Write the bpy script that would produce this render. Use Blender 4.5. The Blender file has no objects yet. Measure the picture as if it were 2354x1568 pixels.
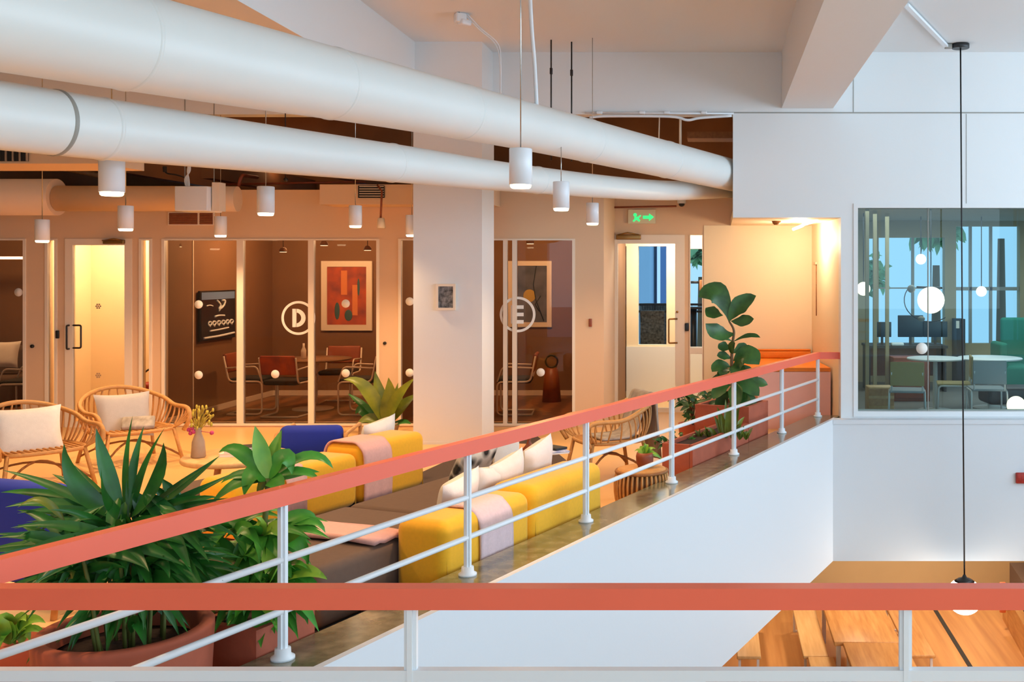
import bpy, bmesh, math, random
from mathutils import Vector, Matrix

# ------------------------------------------------------------------ camera
F, CX, CY, H = 2400.0, 1650.0, 625.0, 1.95      # focal length and principal point in pixels of the 2354x1568 frame, eye height
S = bpy.context.scene
COL = S.collection
cam_d = bpy.data.cameras.new('camera')
cam = bpy.data.objects.new('camera', cam_d)
COL.objects.link(cam)
cam.location = (0, 0, H)
cam.rotation_euler = (math.pi / 2, 0, 0)
cam_d.sensor_width = 36.0
cam_d.lens = 36.0 * F / 2354.0
cam_d.shift_x = (1177 - CX) / 2354.0
cam_d.shift_y = -(784 - CY) / 2354.0
cam_d.clip_start = 0.05
cam_d.clip_end = 200
S.camera = cam

# ------------------------------------------------------------------ sky, daylight, exposure
S.view_settings.view_transform = 'Standard'
S.view_settings.look = 'None'
S.view_settings.gamma = 1.0
S.view_settings.exposure = 0.0
S.view_settings.use_curve_mapping = False
S.cycles.caustics_reflective = False
S.cycles.caustics_refractive = False
world = bpy.data.worlds.new('sky')
S.world = world
world.use_nodes = True
wn = world.node_tree.nodes
wn['Background'].inputs[0].default_value = (0.36, 0.66, 0.95, 1)
wn['Background'].inputs[1].default_value = 1.25


def area(name, loc, rot, sx, sy, power, col, spread=math.pi):
    l = bpy.data.lights.new(name, 'AREA')
    l.shape = 'RECTANGLE'
    l.size, l.size_y = sx, sy
    l.energy = power
    l.color = col
    l.spread = spread
    o = bpy.data.objects.new(name, l)
    COL.objects.link(o)
    o.location = loc
    o.rotation_euler = rot
    return o


# daylight that comes in through the tall glazed front behind the viewer and the clerestory on the right
COOL = (0.72, 0.87, 1.0)
area('daylight_front', (1.5, -4.75, 2.6), (math.radians(90), 0, 0), 13.0, 3.4, 240, COOL)
area('daylight_right', (8.4, 5.5, 2.5), (math.radians(90), 0, math.radians(90)), 13.0, 3.6, 700, COOL)


# ------------------------------------------------------------------ helpers
def X(px, d):
    return (px - CX) / F * d


def Z(py, d):
    return H - (py - CY) / F * d


def P(px, py, d):
    return Vector((X(px, d), d, Z(py, d)))


def lin(c):
    return tuple(((v / 255.0) / 12.92 if v / 255.0 <= 0.04045 else ((v / 255.0 + 0.055) / 1.055) ** 2.4) for v in c)


MATS = {}


def mat(name, rgb, rough=0.5, metal=0.0, var=0.0, scale=6.0, bump=0.0, bscale=60.0, rgb2=None, kind='noise', emit=None, coat=0.0,
        stretch=(1, 1, 1), sheen=0.0, sss=0.0):
    m = bpy.data.materials.new(name)
    m.use_nodes = True
    nt = m.node_tree
    b = nt.nodes['Principled BSDF']
    c = lin(rgb)
    b.inputs['Base Color'].default_value = (*c, 1)
    b.inputs['Roughness'].default_value = rough
    b.inputs['Metallic'].default_value = metal
    if coat:
        b.inputs['Coat Weight'].default_value = coat
        b.inputs['Coat Roughness'].default_value = 0.15
    if sheen:
        b.inputs['Sheen Weight'].default_value = sheen
    if emit:
        b.inputs['Emission Color'].default_value = (*lin(emit[0]), 1)
        b.inputs['Emission Strength'].default_value = emit[1]
    tc = mp = None
    if var or rgb2 or bump:
        tc = nt.nodes.new('ShaderNodeTexCoord')
        mp = nt.nodes.new('ShaderNodeMapping')
        mp.inputs['Scale'].default_value = stretch
        nt.links.new(tc.outputs['Object'], mp.inputs['Vector'])
    if var or rgb2:
        c2 = lin(rgb2) if rgb2 else tuple(max(0, v * (1 - var)) for v in c)
        if kind == 'wave':
            t = nt.nodes.new('ShaderNodeTexWave')
            t.inputs['Scale'].default_value = scale
            t.inputs['Distortion'].default_value = 3.0
            t.inputs['Detail'].default_value = 3.0
            out = t.outputs['Fac']
        elif kind == 'voronoi':
            t = nt.nodes.new('ShaderNodeTexVoronoi')
            t.inputs['Scale'].default_value = scale
            out = t.outputs['Distance']
        else:
            t = nt.nodes.new('ShaderNodeTexNoise')
            t.inputs['Scale'].default_value = scale
            t.inputs['Detail'].default_value = 5.0
            out = t.outputs['Fac']
        nt.links.new(mp.outputs['Vector'], t.inputs['Vector'])
        r = nt.nodes.new('ShaderNodeValToRGB')
        r.color_ramp.elements[0].position = 0.3
        r.color_ramp.elements[1].position = 0.7
        r.color_ramp.elements[0].color = (*c2, 1)
        r.color_ramp.elements[1].color = (*c, 1)
        nt.links.new(out, r.inputs['Fac'])
        nt.links.new(r.outputs['Color'], b.inputs['Base Color'])
    if bump:
        t = nt.nodes.new('ShaderNodeTexNoise')
        t.inputs['Scale'].default_value = bscale
        t.inputs['Detail'].default_value = 4.0
        nt.links.new(mp.outputs['Vector'], t.inputs['Vector'])
        bp = nt.nodes.new('ShaderNodeBump')
        bp.inputs['Strength'].default_value = bump
        bp.inputs['Distance'].default_value = 0.02
        nt.links.new(t.outputs['Fac'], bp.inputs['Height'])
        nt.links.new(bp.outputs['Normal'], b.inputs['Normal'])
    MATS[name] = m
    return m


def glass(name, tint, refl=0.06, rough=0.0):
    m = bpy.data.materials.new(name)
    m.use_nodes = True
    nt = m.node_tree
    nt.nodes.clear()
    out = nt.nodes.new('ShaderNodeOutputMaterial')
    tr = nt.nodes.new('ShaderNodeBsdfTransparent')
    tr.inputs[0].default_value = (*tint, 1)
    gl = nt.nodes.new('ShaderNodeBsdfGlossy')
    gl.inputs['Roughness'].default_value = rough
    gl.inputs['Color'].default_value = (0.9, 0.95, 1, 1)
    fr = nt.nodes.new('ShaderNodeFresnel')
    fr.inputs['IOR'].default_value = 1.45
    ad = nt.nodes.new('ShaderNodeMath')
    ad.operation = 'ADD'
    ad.inputs[1].default_value = refl - 0.03
    mx = nt.nodes.new('ShaderNodeMixShader')
    nt.links.new(fr.outputs[0], ad.inputs[0])
    nt.links.new(ad.outputs[0], mx.inputs[0])
    nt.links.new(tr.outputs[0], mx.inputs[1])
    nt.links.new(gl.outputs[0], mx.inputs[2])
    nt.links.new(mx.outputs[0], out.inputs['Surface'])
    MATS[name] = m
    return m


class MB:
    """collects shapes in world coordinates; build() links them as one mesh object"""

    def __init__(s):
        s.v, s.f, s.sm = [], [], []

    def add(s, vs, fs, smooth=False):
        n = len(s.v)
        s.v += [Vector(v) for v in vs]
        s.f += [tuple(i + n for i in f) for f in fs]
        s.sm += [smooth] * len(fs)
        return s

    def box(s, x0, x1, y0, y1, z0, z1):
        x0, x1 = min(x0, x1), max(x0, x1)
        y0, y1 = min(y0, y1), max(y0, y1)
        z0, z1 = min(z0, z1), max(z0, z1)
        v = [(x0, y0, z0), (x1, y0, z0), (x1, y1, z0), (x0, y1, z0), (x0, y0, z1), (x1, y0, z1), (x1, y1, z1), (x0, y1, z1)]
        return s.add(v, [(3, 2, 1, 0), (4, 5, 6, 7), (0, 1, 5, 4), (1, 2, 6, 5), (2, 3, 7, 6), (3, 0, 4, 7)])

    def obox(s, c, size, rz=0.0, m=None):
        hx, hy, hz = (k / 2 for k in size)
        v = [(-hx, -hy, -hz), (hx, -hy, -hz), (hx, hy, -hz), (-hx, hy, -hz), (-hx, -hy, hz), (hx, -hy, hz), (hx, hy, hz), (-hx, hy, hz)]
        M = Matrix.Translation(Vector(c)) @ (m.to_4x4() if m else Matrix.Rotation(rz, 4, 'Z'))
        return s.add([M @ Vector(p) for p in v], [(3, 2, 1, 0), (4, 5, 6, 7), (0, 1, 5, 4), (1, 2, 6, 5), (2, 3, 7, 6), (3, 0, 4, 7)])

    def rbox(s, c, size, rz=0.0, r=0.03, seg=3, m=None, puff=0.0):
        bm = bmesh.new()
        bmesh.ops.create_cube(bm, size=1.0)
        bmesh.ops.scale(bm, vec=size, verts=bm.verts)
        r = min(r, min(size) * 0.49)
        if puff:
            bmesh.ops.subdivide_edges(bm, edges=bm.edges[:], cuts=3, use_grid_fill=True)
            for v in bm.verts:
                fx, fy = 2 * v.co.x / size[0], 2 * v.co.y / size[1]
                if v.co.z > 0:
                    v.co.z += puff * max(0, (1 - fx * fx)) * max(0, (1 - fy * fy))
            es = [e for e in bm.edges if e.calc_face_angle(0) > 0.9]
        else:
            es = bm.edges[:]
        bmesh.ops.bevel(bm, geom=es, offset=r, segments=seg, affect='EDGES', profile=0.5)
        M = Matrix.Translation(Vector(c)) @ (m.to_4x4() if m else Matrix.Rotation(rz, 4, 'Z'))
        bm.verts.index_update()
        s.add([M @ v.co for v in bm.verts], [tuple(v.index for v in f.verts) for f in bm.faces], True)
        bm.free()
        return s

    def prism(s, poly, z0, z1):
        n = len(poly)
        v = [(x, y, z0) for x, y in poly] + [(x, y, z1) for x, y in poly]
        a = sum(poly[i][0] * poly[(i + 1) % n][1] - poly[(i + 1) % n][0] * poly[i][1] for i in range(n))
        f = [tuple(range(n - 1, -1, -1)), tuple(range(n, 2 * n))] + [(i, (i + 1) % n, n + (i + 1) % n, n + i) for i in range(n)]
        if a < 0:
            f = [tuple(reversed(k)) for k in f]
        return s.add(v, f)

    def tube(s, pts, r, n=8, closed=False, caps=True):
        pts = [Vector(p) for p in pts]
        m = len(pts)
        rs = r if isinstance(r, (list, tuple)) else [r] * m
        vs, fs = [], []
        prev = None
        for i, p in enumerate(pts):
            if closed:
                t = pts[(i + 1) % m] - pts[i - 1]
            else:
                t = pts[min(i + 1, m - 1)] - pts[max(i - 1, 0)]
            if t.length < 1e-9:
                t = Vector((0, 0, 1))
            t.normalize()
            if prev is None:
                a = Vector((0, 0, 1)) if abs(t.z) < 0.9 else Vector((1, 0, 0))
                u = t.cross(a).normalized()
            else:
                u = (prev - t * prev.dot(t))
                if u.length < 1e-6:
                    u = t.orthogonal()
                u.normalize()
            prev = u
            w = t.cross(u)
            for k in range(n):
                q = 2 * math.pi * k / n
                vs.append(p + (u * math.cos(q) + w * math.sin(q)) * rs[i])
        for i in range(m if closed else m - 1):
            j = (i + 1) % m
            for k in range(n):
                l = (k + 1) % n
                fs.append((i * n + k, i * n + l, j * n + l, j * n + k))
        s.add(vs, fs, True)
        if caps and not closed:
            b = len(s.v) - m * n
            s.f += [tuple(b + k for k in range(n - 1, -1, -1)), tuple(b + (m - 1) * n + k for k in range(n))]
            s.sm += [False, False]
        return s

    def lathe(s, prof, c=(0, 0, 0), n=32):
        c = Vector(c)
        vs, fs = [], []
        for r, z in prof:
            for k in range(n):
                q = 2 * math.pi * k / n
                vs.append(c + Vector((r * math.cos(q), r * math.sin(q), z)))
        for i in range(len(prof) - 1):
            for k in range(n):
                l = (k + 1) % n
                fs.append((i * n + k, i * n + l, (i + 1) * n + l, (i + 1) * n + k))
        s.add(vs, fs, True)
        b = len(s.v) - len(prof) * n
        if prof[0][0] > 1e-4:
            s.f.append(tuple(b + k for k in range(n - 1, -1, -1)))
            s.sm.append(False)
        if prof[-1][0] > 1e-4:
            s.f.append(tuple(b + (len(prof) - 1) * n + k for k in range(n)))
            s.sm.append(False)
        return s

    def ball(s, c, r, n=24, k=14, sq=(1, 1, 1)):
        c = Vector(c)
        vs, fs = [], []
        for i in range(k + 1):
            a = math.pi * i / k
            for j in range(n):
                q = 2 * math.pi * j / n
                vs.append(c + Vector((r * sq[0] * math.sin(a) * math.cos(q), r * sq[1] * math.sin(a) * math.sin(q), -r * sq[2] * math.cos(a))))
        for i in range(k):
            for j in range(n):
                l = (j + 1) % n
                fs.append((i * n + j, i * n + l, (i + 1) * n + l, (i + 1) * n + j))
        return s.add(vs, fs, True)

    def leaf(s, p0, pc, p2, W, nrm, shape=0.75, n=9, fold=0.18, wave=0.0):
        """a leaf blade along a quadratic curve, a shallow V across"""
        p0, pc, p2, nrm = Vector(p0), Vector(pc), Vector(p2), Vector(nrm)
        vs, fs = [], []
        for i in range(n + 1):
            t = i / n
            p = p0 * (1 - t) ** 2 + pc * 2 * t * (1 - t) + p2 * t * t
            tg = (pc - p0) * (1 - t) + (p2 - pc) * t
            if tg.length < 1e-6:
                tg = p2 - p0
            tg.normalize()
            sd = tg.cross(nrm)
            if sd.length < 1e-4:
                sd = tg.orthogonal()
            sd.normalize()
            up = sd.cross(tg)
            w = W * 0.5 * max(0.03, math.sin(math.pi * min(1, t ** shape)) ** 0.75) if t < 0.999 else W * 0.012
            if shape < 1.2:
                w *= 1.15 * (1 - 0.5 * t * t)
            w *= 1 + wave * math.sin(t * 17 + p0.x * 40)
            dz = up * (w * fold * 2)
            vs += [p - sd * w + dz, p - sd * w * 0.5 + dz * 0.3, p, p + sd * w * 0.5 + dz * 0.3, p + sd * w + dz]
        for i in range(n):
            for k in range(4):
                a = i * 5 + k
                fs.append((a, a + 1, a + 6, a + 5))
        return s.add(vs, fs, True)

    def pillow(s, c, w, h, t, m, n=12):
        c = Vector(c)
        R = m.to_3x3()
        vs, fs = [], []
        for sgn in (1, -1):
            for i in range(n + 1):
                for j in range(n + 1):
                    u, v = 2 * i / n - 1, 2 * j / n - 1
                    pin = 1 - 0.09 * (1 - u * u) * abs(v) ** 3 - 0.0
                    piu = 1 - 0.09 * (1 - v * v) * abs(u) ** 3
                    th = t * 0.5 * (max(0, (1 - u ** 4)) * max(0, (1 - v ** 4))) ** 0.55
                    q = Vector((u * w / 2 * piu, sgn * th, v * h / 2 * pin))
                    vs.append(c + R @ q)
        k = (n + 1) * (n + 1)
        for sgn in (0, 1):
            for i in range(n):
                for j in range(n):
                    a = sgn * k + i * (n + 1) + j
                    q = (a, a + n + 1, a + n + 2, a + 1)
                    fs.append(q if sgn else tuple(reversed(q)))
        return s.add(vs, fs, True)

    def build(s, name, m, parent=None):
        me = bpy.data.meshes.new(name)
        vs = s.v
        if parent is not None:
            inv = WORLD[parent.name].inverted()
            vs = [inv @ v for v in vs]
        elif vs:
            lo = Vector([min(v[i] for v in vs) for i in range(3)])
            hi = Vector([max(v[i] for v in vs) for i in range(3)])
            org = Vector(((lo.x + hi.x) / 2, (lo.y + hi.y) / 2, lo.z))
            vs = [v - org for v in vs]
        me.from_pydata([tuple(v) for v in vs], [], s.f)
        for p, sm in zip(me.polygons, s.sm):
            p.use_smooth = sm
        me.materials.append(m if not isinstance(m, str) else MATS[m])
        o = bpy.data.objects.new(name, me)
        COL.objects.link(o)
        if parent is not None:
            o.parent = parent
            WORLD[o.name] = WORLD[parent.name].copy()
        else:
            o.location = org
            WORLD[o.name] = Matrix.Translation(org)
        return o


WORLD = {}


def tag(o, label=None, cat=None, group=None, kind=None):
    if label:
        o['label'] = label
    if cat:
        o['category'] = cat
    if group:
        o['group'] = group
    if kind:
        o['kind'] = kind
    return o


def thing(name, label, cat, loc=(0, 0, 0), rz=0.0, group=None):
    o = bpy.data.objects.new(name, None)
    o.empty_display_size = 0.1
    COL.objects.link(o)
    o.location = loc
    o.rotation_euler = (0, 0, rz)
    WORLD[o.name] = Matrix.Translation(Vector(loc)) @ Matrix.Rotation(rz, 4, 'Z')
    return tag(o, label, cat, group)


def struct(o):
    return tag(o, kind='structure')


def sthing(name, loc=(0, 0, 0)):
    o = bpy.data.objects.new(name, None)
    COL.objects.link(o)
    o.location = loc
    WORLD[o.name] = Matrix.Translation(Vector(loc))
    return tag(o, kind='structure')


def dup(root, loc, rz=None, label=None):
    def cp(o, parent):
        c = o.copy()
        COL.objects.link(c)
        c.parent = parent
        for ch in list(o.children):
            cp(ch, c)
        return c
    r = cp(root, None)
    r.location = loc
    if rz is not None:
        r.rotation_euler = (0, 0, rz)
    if label:
        r['label'] = label
    WORLD[r.name] = Matrix.Translation(Vector(loc)) @ Matrix.Rotation(r.rotation_euler.z, 4, 'Z')
    return r


def rnd_path(pts, r, n=5):
    """a polyline with rounded corners"""
    pts = [Vector(p) for p in pts]
    out = [pts[0]]
    for i in range(1, len(pts) - 1):
        a, b, c = pts[i - 1], pts[i], pts[i + 1]
        k = min(r, (a - b).length * 0.49, (c - b).length * 0.49)
        p, q = b + (a - b).normalized() * k, b + (c - b).normalized() * k
        for j in range(n + 1):
            t = j / n
            out.append(p * (1 - t) ** 2 + b * 2 * t * (1 - t) + q * t * t)
    out.append(pts[-1])
    return out


def arc3(a, b, c, n=10):
    a, b, c = Vector(a), Vector(b), Vector(c)
    b = b * 2 - (a + c) / 2
    return [a * (1 - t) ** 2 + b * 2 * t * (1 - t) + c * t * t for t in (i / n for i in range(n + 1))]


def catmull(pts, n=5):
    pts = [Vector(p) for p in pts]
    q = [pts[0] * 2 - pts[1]] + pts + [pts[-1] * 2 - pts[-2]]
    out = []
    for i in range(1, len(q) - 2):
        a, b, c, d = q[i - 1], q[i], q[i + 1], q[i + 2]
        for j in range(n):
            t = j / n
            out.append(0.5 * ((2 * b) + (c - a) * t + (2 * a - 5 * b + 4 * c - d) * t * t + (3 * b - a - 3 * c + d) * t ** 3))
    out.append(pts[-1])
    return out


def spot(name, loc, power, col, ang=120, blend=0.8, size=0.06, parent=None, rot=(0, 0, 0)):
    l = bpy.data.lights.new(name, 'SPOT')
    l.energy = power
    l.color = col
    l.spot_size = math.radians(ang)
    l.spot_blend = blend
    l.shadow_soft_size = size
    o = bpy.data.objects.new(name, l)
    COL.objects.link(o)
    o.rotation_euler = rot
    if parent is not None:
        o.parent = parent
        o.location = WORLD[parent.name].inverted() @ Vector(loc)
    else:
        o.location = loc
    return o


def point(name, loc, power, col, size=0.1, parent=None):
    l = bpy.data.lights.new(name, 'POINT')
    l.energy = power
    l.color = col
    l.shadow_soft_size = size
    o = bpy.data.objects.new(name, l)
    COL.objects.link(o)
    if parent is not None:
        o.parent = parent
        o.location = WORLD[parent.name].inverted() @ Vector(loc)
    else:
        o.location = loc
    return o


def text(name, body, loc, size, m, parent, rot=(math.pi / 2, 0, 0), ext=0.002, align='CENTER'):
    cu = bpy.data.curves.new(name, 'FONT')
    cu.body = body
    cu.size = size
    cu.extrude = ext
    cu.align_x = align
    cu.align_y = 'CENTER'
    o = bpy.data.objects.new(name, cu)
    COL.objects.link(o)
    o.data.materials.append(MATS[m])
    o.parent = parent
    o.location = WORLD[parent.name].inverted() @ Vector(loc)
    o.rotation_euler = rot
    return o


def grid_wall(mb, xs0, xs1, z0, z1, y0, y1, holes):
    """a wall facing -Y with rectangular openings, tiled from boxes"""
    xs = sorted(set([xs0, xs1] + [h[0] for h in holes] + [h[1] for h in holes]))
    xs = [x for x in xs if xs0 <= x <= xs1]
    for a, b in zip(xs, xs[1:]):
        m = (a + b) / 2
        cut = sorted([(h[2], h[3]) for h in holes if h[0] < m < h[1]])
        z = z0
        for c0, c1 in cut:
            if c0 > z + 1e-6:
                mb.box(a, b, y0, y1, z, c0)
            z = max(z, c1)
        if z < z1 - 1e-6:
            mb.box(a, b, y0, y1, z, z1)
    return mb


random.seed(7)
rnd = random.random


def rr(a, b):
    return a + (b - a) * rnd()

# ------------------------------------------------------------------ materials
mat('white_paint', (228, 230, 230), 0.6, bump=0.03, bscale=30)
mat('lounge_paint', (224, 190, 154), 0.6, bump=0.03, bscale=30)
mat('cream_paint', (245, 225, 190), 0.6, bump=0.03, bscale=30)
mat('brown_paint', (150, 96, 52), 0.8, var=0.35, scale=1.2)
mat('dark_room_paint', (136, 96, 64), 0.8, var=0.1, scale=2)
mat('concrete', (176, 160, 126), 0.85, var=0.12, scale=1.5)
mat('lower_wall', (214, 200, 160), 0.8, var=0.05, scale=1.5)
mat('void_plaster', (212, 215, 218), 0.6, bump=0.03, bscale=30)
mat('honey_floor', (238, 188, 122), 0.32, var=0.08, scale=0.8, bump=0.02, bscale=8)
mat('brown_floor', (150, 96, 58), 0.4, rgb2=(112, 70, 42), scale=1.0, kind='wave', stretch=(1, 6, 1))
mat('office_floor', (110, 106, 100), 0.6)
mat('granite', (132, 126, 100), 0.14, rgb2=(84, 88, 66), scale=13, bump=0.02, bscale=90, coat=0.3)
mat('granite_edge', (235, 236, 236), 0.5)
mat('coral_paint', (243, 106, 76), 0.38, var=0.05, scale=3)
mat('white_metal', (228, 231, 234), 0.35)
mat('frame_white', (238, 222, 200), 0.4)
mat('duct_paint', (226, 228, 224), 0.42, var=0.03, scale=2)
mat('seam_grey', (150, 148, 140), 0.5)
mat('lamp_white', (232, 234, 238), 0.32)
mat('lamp_glow', (255, 240, 215), 0.5, emit=((255, 226, 180), 9.0))
mat('soft_glow', (255, 240, 215), 0.5, emit=((255, 222, 180), 3.5))
mat('globe_glow', (255, 240, 225), 0.5, emit=((255, 228, 200), 2.2))
mat('white_glow', (255, 250, 240), 0.5, emit=((255, 246, 232), 6.0))
mat('black_plastic', (22, 22, 24), 0.4)
mat('dark_metal', (52, 46, 42), 0.4, metal=0.6)
mat('steel', (200, 198, 194), 0.25, metal=1.0)
mat('brass', (150, 112, 62), 0.35, metal=0.8)
mat('terracotta', (178, 88, 60), 0.75, var=0.15, scale=9, bump=0.06, bscale=40)
mat('soil', (52, 32, 22), 0.95, bump=0.4, bscale=50)
mat('yellow_fabric', (240, 176, 20), 0.85, var=0.07, scale=40, bump=0.05, bscale=220, sheen=0.2)
mat('taupe_fabric', (104, 84, 72), 0.9, var=0.08, scale=30, bump=0.05, bscale=220)
mat('pink_throw', (226, 176, 168), 0.95, var=0.08, scale=50, bump=0.12, bscale=160)
mat('lilac_throw', (216, 190, 192), 0.95, var=0.08, scale=50, bump=0.12, bscale=160)
mat('rug_brown', (82, 66, 58), 1.0, var=0.15, scale=60, bump=0.2, bscale=150)
mat('blue_fabric', (16, 44, 156), 0.8, var=0.06, scale=40, bump=0.04, bscale=200)
mat('cream_fabric', (232, 228, 220), 0.9, var=0.06, scale=24, bump=0.08, bscale=150)
mat('grey_fabric', (186, 180, 176), 0.9, var=0.06, scale=24, bump=0.08, bscale=150)
mat('spotted_fabric', (216, 210, 200), 0.9, rgb2=(36, 34, 32), scale=12, kind='voronoi')
mat('stripe_throw', (190, 180, 168), 0.95, rgb2=(140, 130, 120), scale=14, stretch=(1, 1, 0.15), bump=0.1, bscale=120)
mat('rattan', (206, 148, 82), 0.55, var=0.22, scale=26)
mat('rattan_dark', (160, 104, 52), 0.6, var=0.3, scale=26)
mat('oak', (214, 160, 98), 0.45, rgb2=(184, 126, 70), scale=3, stretch=(6, 0.5, 6))
mat('pale_wood', (232, 190, 132), 0.5, rgb2=(216, 170, 112), scale=3, stretch=(8, 0.6, 8))
mat('plank_floor', (214, 158, 96), 0.5, rgb2=(186, 128, 74), scale=1.6, stretch=(5, 0.25, 1))
mat('bench_orange', (238, 132, 24), 0.6, var=0.05, scale=30)
mat('bench_pink', (240, 186, 172), 0.65, var=0.04, scale=5)
mat('paper_white', (238, 232, 222), 0.7)
mat('ink', (36, 34, 34), 0.7)
mat('stoneware', (176, 150, 124), 0.7, var=0.1, scale=20)
mat('leaf_dark', (48, 120, 38), 0.42, rgb2=(24, 78, 26), scale=7)
mat('leaf_mid', (92, 170, 52), 0.42, rgb2=(48, 122, 42), scale=7)
mat('leaf_bright', (158, 196, 62), 0.42, rgb2=(96, 158, 52), scale=6)
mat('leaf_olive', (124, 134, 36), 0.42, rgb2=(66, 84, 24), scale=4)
mat('leaf_fig', (66, 112, 46), 0.4, rgb2=(40, 76, 32), scale=9)
mat('stem_green', (96, 104, 44), 0.6)
mat('stem_brown', (110, 84, 54), 0.8)
mat('dry_flower', (196, 170, 64), 0.9)
mat('pink_flower', (196, 66, 110), 0.8)
mat('brown_leather', (150, 72, 40), 0.45, var=0.2, scale=18)
mat('black_fabric', (38, 32, 28), 0.85)
mat('screen_black', (20, 24, 32), 0.25)
mat('screen_blue', (110, 142, 190), 0.3)
mat('chalk', (228, 236, 240), 0.8)
mat('art_red', (206, 92, 52), 0.7, rgb2=(130, 62, 56), scale=5)
mat('art_orange', (226, 132, 74), 0.7)
mat('art_teal', (66, 96, 96), 0.7)
mat('art_grey', (112, 110, 120), 0.7, rgb2=(70, 72, 84), scale=4)
mat('art_yellow', (196, 160, 70), 0.7)
mat('photo_print', (150, 150, 150), 0.6, rgb2=(16, 16, 16), scale=22)
mat('exit_panel', (226, 214, 176), 0.4)
mat('exit_green', (40, 200, 110), 0.5, emit=((50, 225, 120), 1.3))
mat('blue_print', (96, 120, 180), 0.5, rgb2=(210, 214, 226), scale=24)
mat('green_chair', (18, 120, 100), 0.8)
mat('tan_fabric', (170, 150, 96), 0.8)
mat('grey_laminate', (150, 156, 160), 0.5)
mat('dark_desk', (44, 40, 42), 0.5)
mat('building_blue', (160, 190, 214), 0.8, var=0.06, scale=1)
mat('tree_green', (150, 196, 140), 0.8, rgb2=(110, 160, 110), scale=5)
mat('deck_grey', (130, 140, 146), 0.8, var=0.1, scale=3)
mat('red_paint', (176, 44, 24), 0.5, rgb2=(140, 24, 12), scale=40)
mat('flap_orange', (240, 130, 84), 0.6)
glass('glass_warm', (0.90, 0.84, 0.77), 0.012)
glass('glass_clear', (0.95, 0.96, 0.95), 0.0)
glass('glass_green', (0.80, 0.90, 0.89), 0.02)

# ------------------------------------------------------------------ the plan of the place
A = Vector((-1.944, 4.665, 0))          # foot of the first full post of the long railing
D = Vector((0.373, 0.928, 0)).normalized()
N = Vector((D.y, -D.x, 0))              # towards the void
ANG = math.atan2(D.y, D.x)
KERB = 0.22                             # kerb top
YR, YD, YB = 12.35, 13.1, 14.5          # white wall, glazed room fronts, door wall
YV = 12.21                              # void's far face
CEIL = 4.55
LOWF, LOWC = -3.9, -1.433               # lower floor and its ceiling edge


def R(t, dist, z=0.0):
    p = A + D * t + N * dist
    return Vector((p.x, p.y, z))


def t_at(px, dist=0.0):
    k = (px - CX) / F
    q = A + N * dist
    return (k * q.y - q.x) / (D.x - k * D.y)


def t_y(y, dist=0.0):
    return (y - (A + N * dist).y) / D.y


def poly(*ps):
    return [(p[0], p[1]) for p in ps]


def dx(px):
    return X(px, YD)


# floors -----------------------------------------------------------
m = MB()
i0, i1 = R(t_y(3.2, -0.1), -0.1), R(t_y(12.6, -0.1), -0.1)
m.prism([(-14, -5), (8.6, -5), (8.6, 3.2), (i0.x, i0.y), (i1.x, i1.y), (1.5, 12.6), (1.5, 16.4), (-14, 16.4)], -0.2, 0.0)
struct(m.build('floor', 'honey_floor'))
m = MB().box(dx(-520), dx(60), YD + 0.16, 16.55, 0.0, 0.012).box(dx(372), -1.5, YD + 0.16, 16.55, 0.0, 0.012)
struct(m.build('floor_meeting_rooms', 'brown_floor'))
struct(MB().box(1.5, 8.6, YR + 0.02, 18.5, -0.2, 0.0).build('floor_office', 'office_floor'))
struct(MB().box(-9, 8.6, 2.0, 19.6, LOWF - 0.2, LOWF).build('floor_lower', 'plank_floor'))

# kerbs with polished granite, white plaster edge -------------------
c0 = t_y(3.47, 0.24)
m = MB()
m.prism(poly(R(t_y(3.1, -0.11), -0.11), R(t_y(3.1, 0.2), 0.2), R(t_y(YV + 0.02, 0.2), 0.2), R(t_y(12.6, 0.24), 0.24), R(t_y(12.6, -0.11), -0.11)), 0.0, KERB)
struct(m.build('kerb_left', 'granite'))
m = MB().box(R(c0, 0.24).x, 8.6, 3.1, 3.43, 0.0, KERB)
struct(m.build('kerb_front', 'granite'))

# walls of the void --------------------------------------------------
m = MB().prism(poly(R(c0, 0.201), R(c0, 0.24), R(t_y(YV, 0.24), 0.24), R(t_y(YV, 0.24) + 0.2, 0.201)), LOWC, KERB + 0.004)
struct(m.build('wall_void_left', 'void_plaster'))
m = MB().box(1.346, 8.6, YV, YR + 0.02, LOWC, KERB).box(1.346, 8.6, YV - 0.012, YV, KERB - 0.05, KERB)
struct(m.build('wall_void_back', 'void_plaster'))
m = MB().box(-3, 8.6, 3.43, 3.47, LOWC, KERB + 0.004)
struct(m.build('wall_void_front', 'white_paint'))

# lower storey ----------------------------------------------------------
m = MB().box(-9, 8.6, 19.5, 19.7, LOWF, LOWC + 0.3)
struct(m.build('wall_lower_back', 'lower_wall'))
struct(MB().box(-9.2, -9, 2, 19.6, LOWF, LOWC).build('wall_lower_left', 'cream_paint'))
m = MB().prism([(-9, 3.47), (-3, 3.47), (R(c0, 0.2).x, R(c0, 0.2).y), (R(t_y(YV, 0.2), 0.2).x, YV + 0.01), (8.6, YV + 0.01), (8.6, 19.5), (-9, 19.5)], LOWC + 0.005, LOWC + 0.1)
struct(m.build('ceiling_lower', 'white_paint'))
struct(MB().box(-9, 8.6, 2.0, 2.2, LOWF, LOWC).build('wall_lower_front', 'cream_paint'))

# ceiling, beams -----------------------------------------------------------
struct(MB().box(-14, 8.6, -5, 17.2, CEIL, CEIL + 0.25).build('ceiling', 'white_paint'))
m = MB().box(X(1797, YR), X(1915, YR), -5, YR, 3.885, CEIL)
struct(m.build('beam_right', 'white_paint'))
m = MB().box(-4.35, X(985, YR), -5, YR, 3.885, CEIL)
struct(m.build('beam_left', 'white_paint'))

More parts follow.
